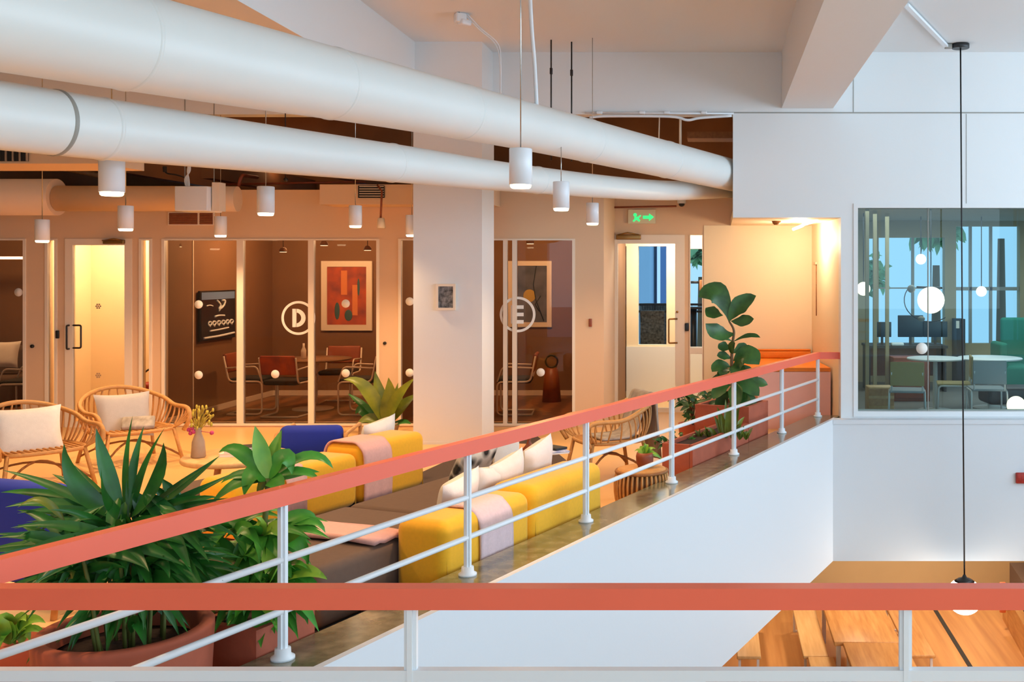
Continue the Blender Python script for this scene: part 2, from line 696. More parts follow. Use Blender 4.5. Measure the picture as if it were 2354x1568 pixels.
# white wall across the far end ---------------------------------------------
HB = Z(263, YR)
ALC = Z(500, YR)
m = MB()
grid_wall(m, -14, 8.6, KERB, CEIL, YR, YR + 0.22,
          [(-14, X(1685, YR), KERB, HB), (X(1685, YR), X(1933, YR), KERB, ALC), (X(1972, YR), 8.6, Z(946, YR), Z(478, YR))])
struct(m.build('wall_back', 'white_paint'))
m = MB().box(X(1962, YR), 8.6, YR - 0.012, YR, Z(478, YR), Z(468, YR)).box(X(1962, YR), X(1972, YR), YR - 0.012, YR, Z(958, YR), Z(478, YR))
m.box(X(1972, YR), 8.6, YR - 0.012, YR, Z(958, YR), Z(946, YR))
struct(m.build('trim_1', 'white_paint'))
m = MB().box(X(1500, YR), 8.6, YR - 0.006, YR, Z(260.5, YR), Z(258, YR)).box(X(1961, YR), X(1962.5, YR), YR - 0.005, YR, Z(258, YR), Z(150, YR))
m.box(X(2221, YR), X(2222, YR), YR - 0.004, YR, Z(468, YR), Z(262, YR))
struct(m.build('trim_2', 'seam_grey'))

# shaft column in the lounge -------------------------------------------------
m = MB().box(X(950, 11.79), X(1108, 11.79), 11.79, 12.42, 0.0, CEIL)
m.box(X(950, 11.79) - 0.006, X(1108, 11.79) + 0.006, 11.784, 12.426, 0.0, 0.03)
struct(m.build('column', 'white_paint'))

# fronts of the meeting rooms -------------------------------------------------
TOP = Z(549, YD)
m = MB()
holes = [(dx(-330), dx(60), 0.05, TOP), (dx(104), dx(132), 0.05, TOP), (dx(150), dx(304), 0.0, TOP), (dx(320), dx(350), 0.05, TOP),
         (dx(372), dx(872), 0.05, TOP), (dx(916), dx(1322), 0.05, TOP)]
grid_wall(m, -14, X(1388, YD), 0.0, 2.98, YD, YD + 0.15, holes)
m.box(X(1388, YD) - 0.15, X(1388, YD), YD + 0.15, YB, 0, 2.98)
struct(m.build('wall_glazed_front', 'lounge_paint'))


def glazing(name, px0, px1, mull, pane_m, dots=(), letters=()):
    g = sthing(name, (dx(px0), YD, 0))
    b = MB()
    x0, x1 = dx(px0), dx(px1)
    b.box(x0, x0 + 0.035, YD - 0.012, YD + 0.06, 0.02, TOP).box(x1 - 0.035, x1, YD - 0.012, YD + 0.06, 0.02, TOP)
    b.box(x0 + 0.035, x1 - 0.035, YD - 0.012, YD + 0.06, TOP - 0.02, TOP).box(x0 + 0.035, x1 - 0.035, YD - 0.012, YD + 0.06, 0.02, 0.05)
    b.build('window_frame', 'frame_white', g)
    for a, c in mull:
        MB().box(dx(a), dx(c), YD - 0.014, YD + 0.055, 0.05, TOP - 0.02).build('mullion', 'frame_white', g)
    MB().box(x0 + 0.03, x1 - 0.03, YD + 0.02, YD + 0.028, 0.05, TOP - 0.02).build('pane', pane_m, g)
    for px, py in dots:
        c = P(px, py, YD + 0.012)
        q = MB().lathe([(0.0, 0), (0.018, 0), (0.018, 0.002), (0.052, 0.002), (0.052, 0.006), (0.0, 0.006)], (0, 0, 0), 24)
        q.v = [Vector((v.x, -v.z, v.y)) + c for v in q.v]
        q.build('glass_dot', 'paper_white', g)
    for ch, px, py, rad in letters:
        c = P(px, py, YD + 0.012)
        r = rad / F * YD
        q = MB()
        n = 48
        vs, fs = [], []
        for k in range(n):
            a = 2 * math.pi * k / n
            for rr_ in (r * 0.86, r):
                for yy in (-0.003, 0.003):
                    vs.append(c + Vector((rr_ * math.cos(a), yy, rr_ * math.sin(a))))
        for k in range(n):
            i, j = k * 4, ((k + 1) % n) * 4
            fs += [(i, i + 2, j + 2, j), (i + 2, i + 3, j + 3, j + 2), (i + 3, i + 1, j + 1, j + 3), (i + 1, i, j, j + 1)]
        q.add(vs, fs).build('letter_ring', 'paper_white', g)
        if ch == 'D':
            q = MB()
            z0, z1, w = -0.115, 0.115, 0.05
            q.box(c.x - 0.075, c.x - 0.075 + w, c.y - 0.003, c.y + 0.003, c.z + z0, c.z + z1)
            vs, fs = [], []
            for k in range(13):
                a = -math.pi / 2 + math.pi * k / 12
                for ra, rb in ((0.115, 0.115), (0.063, 0.068)):
                    vs += [c + Vector((-0.03 + 1.05 * ra * math.cos(a), -0.003, rb * math.sin(a))), c + Vector((-0.03 + 1.05 * ra * math.cos(a), 0.003, rb * math.sin(a)))]
            for k in range(12):
                i, j = k * 4, k * 4 + 4
                fs += [(i, j, j + 2, i + 2), (i + 1, i + 3, j + 3, j + 1), (i, i + 1, j + 1, j), (i + 2, j + 2, j + 3, i + 3)]
            q.add(vs, fs).build('letter', 'paper_white', g)
        else:
            q = MB().box(c.x - 0.085, c.x - 0.035, c.y - 0.003, c.y + 0.003, c.z - 0.115, c.z + 0.115)
            for zz in (-0.115, -0.0225, 0.07):
                q.box(c.x - 0.035, c.x + 0.075, c.y - 0.003, c.y + 0.003, c.z + zz, c.z + zz + 0.045)
            q.build('letter', 'paper_white', g)
    return g


glazing('window_1', -330, 60, [(-60, -50)], 'glass_warm', [(43, 672)])
glazing('window_2', 104, 132, [], 'glass_warm')
glazing('window_3', 320, 350, [], 'glass_warm')
glazing('window_4', 372, 872, [(545, 560), (709, 722)], 'glass_warm',
        [(457, 700), (457, 862), (633, 860), (795, 698), (795, 858)], [('D', 686, 731, 39)])
glazing('window_5', 916, 1322, [(1157, 1166), (1178, 1188)], 'glass_warm', [(942, 693), (942, 857), (1243, 856)], [('E', 1190, 723, 41)])
m = MB().box(-14, X(1388, YD), YD - 0.02, YD, 0, 0.03)


def pull_handle(par, x, y, z0, z1, out, m_='dark_metal'):
    p = rnd_path([(x, y, z1), (x, y - out, z1), (x, y - out, z0), (x, y, z0)], 0.02, 4)
    return MB().tube(p, 0.011, 8).build('handle', m_, par)


# the small booth's door --------------------------------------------------
g = sthing('door_1', (dx(150), YD, 0))
b = MB().box(dx(150), dx(168), YD - 0.01, YD + 0.05, 0.0, TOP).box(dx(287), dx(304), YD - 0.01, YD + 0.05, 0.0, TOP)
b.box(dx(168), dx(287), YD - 0.01, YD + 0.05, TOP - 0.08, TOP).box(dx(168), dx(287), YD - 0.01, YD + 0.05, 0.0, 0.07)
b.build('door_frame', 'frame_white', g)
MB().box(dx(166), dx(289), YD + 0.015, YD + 0.024, 0.06, TOP - 0.07).build('pane', 'glass_warm', g)
for py in (704, 863):
    c = P(226, py, YD + 0.012)
    q = MB()
    for k in range(7):
        a = k * 2 * math.pi / 6
        rad = 0 if k == 6 else 0.026
        q2 = MB().lathe([(0.011, 0), (0.011, 0.003)], (0, 0, 0), 10)
        q.add([Vector((v.x + rad * math.cos(a), -v.z, v.y + rad * math.sin(a))) + c for v in q2.v], q2.f)
    q.build('glass_dot', 'stoneware', g)
pull_handle(g, dx(160), YD, Z(802, YD), Z(748, YD), 0.06)
p = rnd_path([(dx(166), YD, Z(748, YD)), (dx(186), YD, Z(748, YD)), (dx(186), YD, Z(800, YD)), (dx(166), YD, Z(800, YD))], 0.02, 4)
MB().tube(p, 0.011, 8).build('handle', 'dark_metal', g)
q = MB().rbox(P(262, 556, YD - 0.03), (0.26, 0.05, 0.055), 0, 0.01)
q.tube([P(235, 553, YD - 0.05), P(262, 549, YD - 0.16), P(280, 552, YD - 0.05)], 0.008)
q.build('door_closer', 'brass', g)
q = MB().rbox(P(132, 769, YD - 0.012), (0.04, 0.03, 0.1), 0, 0.008)
tag(q.build('card_reader', 'black_plastic'), 'small black card reader beside the handle of the lit booth door', 'card reader')
q = MB().lathe([(0.022, 0), (0.022, 0.02), (0.0, 0.022)], (0, 0, 0), 16)
q.v = [Vector((v.x, -v.z, v.y)) + P(75, 796, YD) for v in q.v]
tag(q.build('door_lock', 'dark_metal'), 'round keyhole lock on the post left of the lit booth', 'lock')
q = MB().lathe([(0.02, 0), (0.02, 0.02), (0.0, 0.022)], (0, 0, 0), 16)
q.v = [Vector((v.x, -v.z, v.y)) + P(885, 789, YD) for v in q.v]
tag(q.build('door_lock', 'dark_metal'), 'round keyhole lock on the post between glass letter D and the column', 'lock')

# interiors of the rooms behind the glass ------------------------------------
DL = dx(372) - 0.02
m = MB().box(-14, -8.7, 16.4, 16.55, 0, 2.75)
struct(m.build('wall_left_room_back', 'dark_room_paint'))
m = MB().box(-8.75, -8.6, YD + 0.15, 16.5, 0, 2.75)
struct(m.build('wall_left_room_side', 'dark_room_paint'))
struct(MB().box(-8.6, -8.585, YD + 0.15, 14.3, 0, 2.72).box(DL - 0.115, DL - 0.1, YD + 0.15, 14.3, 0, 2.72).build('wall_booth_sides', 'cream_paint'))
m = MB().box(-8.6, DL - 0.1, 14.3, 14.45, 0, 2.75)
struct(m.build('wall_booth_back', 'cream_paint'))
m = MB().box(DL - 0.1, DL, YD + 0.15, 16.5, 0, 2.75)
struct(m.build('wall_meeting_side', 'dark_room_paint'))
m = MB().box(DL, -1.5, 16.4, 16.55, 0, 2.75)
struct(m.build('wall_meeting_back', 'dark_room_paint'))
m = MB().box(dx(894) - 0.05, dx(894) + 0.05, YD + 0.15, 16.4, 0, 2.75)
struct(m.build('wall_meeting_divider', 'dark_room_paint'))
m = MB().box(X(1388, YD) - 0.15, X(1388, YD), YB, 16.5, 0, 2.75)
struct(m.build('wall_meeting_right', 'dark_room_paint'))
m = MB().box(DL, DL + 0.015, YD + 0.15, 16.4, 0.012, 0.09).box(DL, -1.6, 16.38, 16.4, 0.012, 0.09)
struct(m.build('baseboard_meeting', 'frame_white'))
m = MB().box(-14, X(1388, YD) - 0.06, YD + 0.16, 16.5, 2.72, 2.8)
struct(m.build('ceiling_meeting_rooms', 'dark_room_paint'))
m = MB().box(-14, 1.7, 16.9, 17.1, 2.75, CEIL)
struct(m.build('wall_plenum_back', 'brown_paint'))
struct(MB().box(1.5, 1.7, YR + 0.22, 17, 2.8, CEIL).build('wall_plenum_right', 'brown_paint'))

# wall with the terrace door, and the alcove -----------------------------------
DT = Z(540, YB)
m = MB()
grid_wall(m, X(1388, YD), X(1866, YB) + 0.02, 0, 2.98, YB, YB + 0.12,
          [(X(1404, YB), X(1574, YB), 0.0, DT), (X(1585, YB), X(1616, YB), 0.0, DT)])
struct(m.build('wall_terrace', 'lounge_paint'))
m = MB().prism([(X(1933, YR), YR + 0.22), (X(1933, YR) + 0.12, YR + 0.22), (X(1866, YB) + 0.12, YB), (X(1866, YB), YB)], 0, ALC + 0.1)
m.box(X(1933, YR), X(1972, YR), YR, YR + 0.22, 0, KERB)
struct(m.build('wall_alcove_side', 'cream_paint'))
struct(MB().box(X(1618, YB), X(1866, YB) + 0.02, YB - 0.012, YB, 0, ALC).build('wall_alcove_back', 'cream_paint'))
m = MB().box(X(1685, YR), X(1933, YR) + 0.1, YR + 0.2, YB, ALC, ALC + 0.1)
struct(m.build('ceiling_alcove', 'cream_paint'))

g = sthing('door_2', (X(1404, YB), YB, 0))


def bx(px, y=YB):
    return X(px, y)


b = MB().box(bx(1404), bx(1420), YB - 0.02, YB + 0.04, 0, DT).box(bx(1552), bx(1574), YB - 0.02, YB + 0.04, 0, DT)
b.box(bx(1420), bx(1552), YB - 0.02, YB + 0.04, Z(560, YB), DT).box(bx(1420), bx(1552), YB - 0.02, YB + 0.04, 0, 0.06)
b.build('door_frame', 'frame_white', g)
MB().box(bx(1418), bx(1554), YB + 0.005, YB + 0.014, 0.05, Z(558, YB)).build('pane', 'glass_clear', g)
p = rnd_path([(bx(1557), YB - 0.02, Z(733, YB)), (bx(1538), YB - 0.08, Z(733, YB)), (bx(1538), YB - 0.08, Z(788, YB)), (bx(1557), YB - 0.02, Z(788, YB))], 0.02, 4)
MB().tube(p, 0.012, 8).build('handle', 'brass', g)
q = MB().rbox(P(1445, 545, YB - 0.05), (0.34, 0.06, 0.07), 0, 0.01)
q.tube([P(1420, 540, YB - 0.07), P(1443, 535, YB - 0.2), P(1468, 540, YB - 0.07)], 0.01)
q.build('door_closer', 'brass', g)
q = MB().lathe([(0.016, 0), (0.016, 0.03), (0.0, 0.032)], (0, 0, 0), 16)
q.v = [Vector((v.x, -v.z, v.y)) + P(1557, 717, YB - 0.01) for v in q.v]
q.build('lock', 'brass', g)
g = sthing('window_6', (bx(1585), YB, 0))
b = MB().box(bx(1585), bx(1587), YB - 0.012, YB + 0.05, 0, DT).box(bx(1614), bx(1616), YB - 0.012, YB + 0.05, 0, DT)
b.box(bx(1587), bx(1614), YB - 0.012, YB + 0.05, Z(814, YB), Z(800, YB)).box(bx(1587), bx(1614), YB - 0.012, YB + 0.05, 0, 0.05)
b.build('window_frame', 'frame_white', g)
MB().box(bx(1586), bx(1615), YB + 0.02, YB + 0.028, 0.03, DT).build('pane', 'glass_clear', g)
q = MB().rbox(P(1579, 752, YB - 0.02), (0.05, 0.035, 0.11), 0, 0.008)
tag(q.build('card_reader', 'black_plastic'), 'small black card reader right of the terrace door', 'card reader')
q = MB().rbox(P(1357, 742, YD - 0.014), (0.04, 0.03, 0.1), 0, 0.008)
tag(q.build('card_reader', 'brown_leather'), 'small brown card reader on the wall right of glass letter E', 'card reader')

# porch and terrace outside the door ------------------------------------------
YP = 16.2
m = MB()
grid_wall(m, X(1380, YP), X(1700, YP), 0, 2.98, YP, YP + 0.15,
          [(X(1430, YP), X(1440, YP), Z(900, YP), Z(566, YP)), (X(1467, YP), X(1532, YP), Z(793, YP), Z(566, YP)), (X(1560, YP), X(1690, YP), Z(800, YP), Z(572, YP))])
struct(m.build('wall_porch', 'cream_paint'))
struct(MB().box(X(1440, YP), X(1700, YP), YP - 0.03, YP - 0.005, 0, Z(797, YP)).build('wall_porch_low', 'white_paint'))
mat('woven_grey', (124, 116, 106), 0.9, rgb2=(58, 54, 50), scale=30)
struct(MB().box(X(1380, YP), X(1700, YP), YP + 0.15, 24, -0.3, -0.02).build('terrace_floor', 'deck_grey'))
struct(MB().box(-2.2, 2.2, 16.9, 17.1, -0.3, 0).build('trim_3', 'deck_grey'))

# outer shell ---------------------------------------------------------------
struct(MB().box(-14.2, -14, -5, 17.1, -0.2, CEIL).build('wall_left', 'lounge_paint'))
m = MB().box(-14, -5.2, -5.2, -5, LOWF, CEIL).box(-5.2, 8.6, -5.2, -5, 4.35, CEIL).box(-5.2, 8.6, -5.2, -5, LOWF, -1.9)
for xx in (-5.2, -2.0, 1.3, 4.6, 8.5):
    m.box(xx, xx + 0.08, -5.15, -5.05, -1.9, 4.35)
struct(m.build('wall_front', 'white_paint'))
m = MB().box(8.6, 8.8, -5, 19.6, 4.3, CEIL).box(8.6, 8.8, -5, 19.6, LOWF, -1.8).box(8.6, 8.8, 12.2, 19.6, -1.8, 4.3).box(8.6, 8.8, -5, -1.2, -1.8, 4.3)
for yy in (2.0, 5.2, 8.6):
    m.box(8.62, 8.72, yy, yy + 0.08, -1.8, 4.3)
struct(m.build('wall_right', 'white_paint'))

# ------------------------------------------------------------------ railings
POSTS = [650, 1075, 1347, 1544, 1687, 1797, 1880]


def sq_tube(mb, a, b, w, h):
    """a rectangular bar lying from a to b"""
    a, b = Vector(a), Vector(b)
    d = b - a
    rz = math.atan2(d.y, d.x)
    mb.obox((a + b) / 2, (d.length, w, h), rz)


def rail_post(par, p, rz, top, name='post', w=0.042):
    o = MB().obox((p.x, p.y, (KERB + top) / 2), (w, 0.02, top - KERB), rz).build(name, 'white_metal', par)
    q = MB().obox((p.x, p.y, (KERB + top) / 2), (0.016, w, top - KERB), rz)
    q.build('post_fin', 'white_metal', o)
    q = MB().lathe([(0.052, 0), (0.052, 0.012), (0.036, 0.022), (0.034, 0.05), (0.0, 0.05)], (p.x, p.y, KERB), 20)
    q.build('base_flange', 'white_metal', o)
    return o


RT = 0.99
tc = t_y(3.23, 0)
corner = R(tc, 0)
tend = t_at(1880)
g = thing('guard_railing', 'long railing with coral top rail and white posts running along the planters and sofas', 'railing', (A.x, A.y, KERB))
q = MB()
ts, te = tc + 0.02, tend
for (a, b) in ((R(ts, 0), R(te, 0)),):
    sq_tube(q, a + Vector((0, 0, RT - 0.04)), b + Vector((0, 0, RT - 0.04)), 0.06, 0.08)
pe = R(tend, 0)
q.box(pe.x - 0.02, X(1933, YR) + 0.005, pe.y - 0.03, pe.y + 0.03, RT - 0.08, RT)
q.build('top_rail', 'coral_paint', g)
for z in (0.664, 0.435):
    q = MB().tube([R(ts, 0, z), R(te, 0, z)], 0.016, 10)
    q.build('middle_rail', 'white_metal', g)
for px in POSTS:
    rail_post(g, R(t_at(px), 0), ANG, RT - 0.08)

FR = 0.977
g = thing('guard_railing', 'nearest railing with red top rail crossing the bottom of the view', 'railing', (0, 3.23, KERB))
MB().box(corner.x - 0.03, 3.2, 3.205, 3.265, FR - 0.066, FR).build('top_rail', 'coral_paint', g)
for z in (0.705, 0.45):
    MB().box(corner.x, 3.2, 3.213, 3.247, z - 0.017, z + 0.017).build('middle_rail', 'white_metal', g)
for px in (-190, 945, 2081):
    rail_post(g, Vector((X(px, 3.23), 3.23, 0)), 0, FR - 0.066, w=0.038)

# ------------------------------------------------------------------ air ducts
E1 = P(1638, 392, YR)
ax1 = lambda s: Vector((E1.x, E1.y, E1.z)) - D * s


def duct(name, label, end, length, r, seams, m='duct_paint', seg=48):
    g = thing(name, label, 'air duct', end - D * (length * 0.5))
    MB().tube([end - D * (length * k / 12) for k in range(13)], r, seg).build('duct_body', m, g)
    for s in seams:
        c = end - D * s
        MB().tube([c - D * 0.012, c - D * 0.006, c + D * 0.006, c + D * 0.012], [r, r + 0.005, r + 0.005, r], seg, caps=False).build('duct_seam', 'duct_paint', g)
    return g


g = thing('round_duct', 'large pale round duct sweeping down to the white wall, upper of the two', 'air duct', E1 - D * 5)
k2 = [(0.9, -.075, .275), (3.0, -.07, .27), (4.4, -.06, .258), (5.6, -.04, .242), (7.0, -.015, .216), (8.6, 0, .2), (10.5, 0, .196), (12.35, 0, .196), (13.6, 0, .196)]
k3 = catmull([Vector((E1.x + (y - E1.y) / D.y * D.x, y, E1.z + dz)) for y, dz, r in k2], 6)
rr1 = [p.x for p in catmull([Vector((r, 0, 0)) for y, dz, r in k2], 6)]
MB().tube(k3, rr1, 48).build('duct_body', 'duct_paint', g)
for i in (16, 22, 27, 33, 38):
    t_ = (k3[i + 1] - k3[i]).normalized()
    MB().tube([k3[i] - t_ * .012, k3[i] - t_ * .006, k3[i] + t_ * .006, k3[i] + t_ * .012], [rr1[i], rr1[i] + .005, rr1[i] + .005, rr1[i]], 48, caps=False).build('duct_seam', 'duct_paint', g)
e2 = Vector((-3.44, 5.0, 2.72))
g2 = thing('round_duct', 'slimmer pale round duct running below the largest duct towards the meeting rooms', 'air duct', e2 + D * 3)
k2 = [(3.2, 2.72, .166), (5.0, 2.70, .166), (6.4, 2.72, .152), (7.85, 2.751, .138), (8.92, 2.768, .126), (10.76, 2.824, .116), (12.4, 2.915, .114), (14.6, 3.12, .114)]
k3 = catmull([Vector((e2.x + (y - 5.0) / D.y * D.x, y, z)) for y, z, r in k2], 6)
rr2 = [p.x for p in catmull([Vector((r, 0, 0)) for y, z, r in k2], 6)]
MB().tube(k3, rr2, 44).build('duct_body', 'duct_paint', g2)
for i in (7, 8, 17, 26):
    t_ = (k3[i + 1] - k3[i]).normalized()
    MB().tube([k3[i] - t_ * .012, k3[i] - t_ * .006, k3[i] + t_ * .006, k3[i] + t_ * .012], [rr2[i], rr2[i] + .005, rr2[i] + .005, rr2[i]], 44, caps=False).build('duct_seam', 'seam_grey' if i == 7 else 'duct_paint', g2)
# take-off box under the big ducts where they meet the far wall
g = thing('cross_duct', 'thick beige duct hung level in front of the meeting room wall', 'air duct', (-7.5, 12.45, 2.8))
MB().tube([(-13.9, 12.3, 2.83), (-7.78, 12.3, 2.83)], 0.215, 36).build('duct_body', 'lounge_paint', g)
MB().tube([(-7.78, 12.3, 2.815), (-6.35, 12.35, 2.815), (-5.7, 12.4, 2.815)], [0.15, 0.15, 0.15], 32).build('duct_branch', 'lounge_paint', g)
# boxed duct over the right meeting room with a grille
g = thing('box_duct', 'brown boxed duct along the wall above glass letter D', 'air duct', (-4.6, 12.75, 2.7))
MB().box(X(735, 12.6), X(1130, 12.6), 12.6, YD - 0.01, Z(470, 12.6), Z(424, 12.6)).build('duct_body', 'lounge_paint', g)
gr = MB().box(X(824, 12.59), X(884, 12.59), 12.575, 12.6, Z(455, 12.6), Z(427, 12.6)).build('grille', 'dark_metal', g)
q = MB()
for k in range(5):
    z = Z(452 - k * 5.5, 12.6)
    q.box(X(826, 12.57), X(882, 12.57), 12.566, 12.575, z, z + 0.008)
q.build('grille_slat', 'frame_white', gr)
g = thing('wall_vent', 'brown louvred vent on the wall under the white ceiling box', 'vent', P(441, 504, YD - 0.02))
MB().box(dx(388), dx(494), YD - 0.02, YD, Z(518, YD), Z(488, YD)).build('frame', 'frame_white', g)
for a, b in ((391, 456), (461, 491)):
    o = MB().box(dx(a), dx(b), YD - 0.024, YD - 0.018, Z(516, YD), Z(490, YD)).build('grille', 'brown_leather', g)
    q = MB()
    for k in range(6):
        z = Z(514 - k * 4, YD)
        q.box(dx(a), dx(b), YD - 0.032, YD - 0.024, z, z + 0.008)
    q.build('grille_slat', 'rattan_dark', o)
g = thing('box_duct', 'cream boxed duct with a dark grille at the left edge', 'air duct', P(60, 360, 8.2))
b0, b1 = P(-120, 376, 8.2), P(70, 330, 8.2)
MB().box(b0.x, X(235, 8.2), 8.2, 8.8, b0.z, b1.z).build('duct_body', 'lounge_paint', g)
o = MB().box(b0.x + 0.1, X(66, 8.2), 8.18, 8.21, Z(371, 8.2), Z(334, 8.2)).build('grille', 'black_plastic', g)
q = MB()
for k in range(6):
    q.box(X(-20 + 16 * k, 8.17), X(-18 + 16 * k, 8.17), 8.165, 8.185, Z(371, 8.2), Z(334, 8.2))
q.build('grille_slat', 'stoneware', o)

g = thing('ceiling_unit', 'white boxy air unit hanging above the brown wall vent', 'air unit', P(462, 458, 11.9))
MB().rbox(P(457, 459, 11.9), (0.37, 0.36, 0.28), 0, 0.012).build('casing', 'lamp_white', g)
MB().box(X(497, 11.9), X(514, 11.9), 11.8, 11.95, Z(486, 11.9), Z(421, 11.9)).build('side_panel', 'frame_white', g)
q = MB()
for px in (425, 492):
    q.tube([P(px, 430, 11.9), P(px, 200, 11.9)], 0.006, 6)
q.build('hanger', 'seam_grey', g)
q = MB()
for k in range(4):
    q.tube(catmull([P(430 + 2 * k, 436, 11.8), P(425 + 3 * k, 412, 11.8), P(437 - 2 * k, 392, 11.8), P(434 + k, 365, 11.8)], 6), 0.007, 6)
q.build('cable_bunch', 'white_metal', g)

# pipes and bracing in the warm ceiling space ------------------------------------
pipes = [('brown steel brace slanting under the ceiling at the far left', [P(110, 381, 13.62), P(240, 406, 13.62)], 0.035, 'rattan_dark'),
         ('dark bent pipe above the meeting rooms', [P(545, 438, 13.17), P(556, 402, 13.2), P(592, 408, 13.62)], 0.022, 'brown_leather'),
         ('thin dark conduit running level above the wall vent', [P(510, 424, 13.3), P(840, 418, 13.3)], 0.014, 'brown_leather')]
for lab, pts, r, mm in pipes:
    tag(MB().tube(rnd_path(pts, 0.05), r, 10).build('pipe', mm), lab, 'pipe')
q = MB().tube([P(656, 110, 12.0), P(656, 410, 12.0)], 0.006, 6).ball(P(657, 413, 12.0), 0.026)
tag(q.build('sprinkler_head', 'dark_metal'), 'dark round sprinkler head on a thin drop near the ducts', 'sprinkler')
q = MB().tube(catmull([P(375, 385, 12.3), P(383, 398, 12.3), P(405, 402, 12.3), P(425, 408, 12.3)], 6), 0.01, 6).rbox(P(379, 389, 12.3), (0.035, 0.035, 0.07), 0, 0.005)
tag(q.build('wiring', 'dark_metal'), 'dark clump of wiring under the ceiling left of the white air unit', 'wiring')
for i, px in enumerate((60, 330, 560, 760)):
    d = 14.6
    q = MB().box(X(px, d), X(px + 26, d), 13.4, 16.8, 3.15 + 0.12 * (i % 2), 3.42 + 0.12 * (i % 2))
    o = q.build('beam_ceiling', 'brown_paint')
    struct(o)
struct(MB().box(-14, X(985, YR), 13.6, 13.9, 3.5, CEIL).build('beam_cross', 'brown_paint'))

# conduits under the header and things in the opening over the big duct
g = thing('conduit', 'white conduits with clips running under the edge of the white beam', 'conduit', P(1500, 262, YR - 0.03))
MB().tube([P(1345, 259, YR - 0.03), P(1687, 261, YR - 0.03)], 0.012, 8).build('pipe', 'white_metal', g)
MB().tube(catmull([P(1355, 270, YR - 0.03), P(1400, 267, YR - 0.03), P(1540, 268, YR - 0.03), P(1580, 276, YR - 0.03), P(1610, 271, YR - 0.03), P(1682, 266, YR - 0.03)], 6), 0.016, 8).build('pipe', 'white_metal', g)
for px in (1378, 1476, 1533, 1618):
    MB().rbox(P(px, 259, YR - 0.03), (0.07, 0.05, 0.035), 0, 0.008).build('clip', 'white_metal', g)
q = MB().tube([P(1518, 140, 12.8), P(1516, 262, 12.8), P(1514, 345, 12.8)], 0.008, 6)
tag(q.build('wire_drop', 'frame_white'), 'thin pale wire hanging in the brown opening, left of the rod', 'wire')
q = MB().tube([P(1564, 140, 12.8), P(1564, 360, 12.8)], 0.016, 8)
tag(q.build('hanger_rod', 'frame_white'), 'pale hanger rod standing in the brown opening beside the big duct', 'rod')
q = MB().box(X(1580, 14), X(1720, 14), 13.9, 14.3, Z(320, 14), Z(305, 14))
tag(q.build('ceiling_joist', 'rattan_dark'), 'brown joist crossing the opening above the big duct', 'joist')
for px, y0, dd, lab in ((1267, 95, 11.7, 'left one of the two thin dark rods holding the big duct'), (1314, 95, 11.8, 'right one of the two thin dark rods holding the big duct')):
    zz = ax1(0).z
    q = MB().tube([(X(px, dd), dd, CEIL), (X(px, dd), dd, 3.2)], 0.009, 6)
    q.rbox((X(px, dd), dd, CEIL - 0.35), (0.03, 0.03, 0.07), 0, 0.005)
    tag(q.build('hanger_rod', 'dark_metal'), lab, 'rod', 'rods holding the big duct')
q = MB().tube(catmull([P(1216, -60, 8.0), P(1222, 60, 8.2), P(1229, 150, 8.4), P(1234, 245, 8.6)], 6), 0.016, 8)
tag(q.build('hanging_cable', 'white_metal'), 'thick white cable dropping from the ceiling behind the hanging lamp cord', 'cable')
g = thing('ceiling_bracket', 'crumpled silver bracket with white tubing under the ceiling', 'bracket', P(1060, 40, 10.5))
q = MB().rbox(P(1058, 42, 10.5), (0.11, 0.12, 0.1), 0.5, 0.02).rbox(P(1068, 52, 10.5), (0.12, 0.09, 0.06), 0.9, 0.02)
q.build('bracket_body', 'white_metal', g)
MB().rbox(P(1056, 26, 10.45), (0.09, 0.02, 0.02), 0, 0.005, m=Matrix.Rotation(-0.9, 3, 'Y')).build('bracket_slot', 'black_plastic', g)
q = MB()
for o_ in (0, 6):
    q.tube(catmull([P(1066 + o_, 30, 10.5), P(1100 + o_, 66, 10.6), P(1138 + o_, 100, 10.7), P(1149 + o_ * .3, 140, 10.7), P(1151, 215, 10.7)], 6), 0.007, 6)
q.build('tubing', 'white_metal', g)
g = thing('surface_conduit', 'white conduit on the ceiling leading to the black lamp canopy', 'conduit', P(2130, 60, 10.8))
MB().box(0, 0.001, 0, 0.001, 0, 0.001)
c1, c2 = Vector((X(2083, 10.05), 10.05, CEIL - 0.03)), Vector((X(2176, 11.9), 11.9, CEIL - 0.03))
q = MB()
sq_tube(q, c1, c2, 0.05, 0.028)
q.build('conduit_cover', 'white_metal', g)
MB().rbox(c2 + Vector((0.02, 0, 0)), (0.08, 0.07, 0.05), 0, 0.01).build('joint_box', 'seam_grey', g)

# ------------------------------------------------------------------ lamps
WARM = (1.0, 0.62, 0.31)


def lamp(px, yb, d, label, cord, power):
    """white cylinder pendant: bottom rim at (px, yb)"""
    c = P(px, yb, d)
    g = thing('cylinder_lamp', label, 'pendant lamp', c, 0, 'white cylinder lamps')
    r, h = 0.07, 0.225
    MB().lathe([(r - 0.006, 0.012), (r - 0.006, 0.0), (r, 0.0), (r, h - 0.004), (r - 0.004, h), (0.0, h)], c, 32).build('shade', 'lamp_white', g)
    MB().lathe([(0.0, -0.022), (r - 0.016, -0.022), (r - 0.007, -0.014), (r - 0.007, 0.006)], c, 32).build('diffuser', 'lamp_glow', g)
    MB().tube([c + Vector((0, 0, h)), c + Vector((0, 0, h + cord))], 0.004, 6).build('cord', 'steel', g)
    spot('lamp_light', c + Vector((0, 0, -0.035)), power, WARM, 140, 0.9, 0.06, g)
    return g


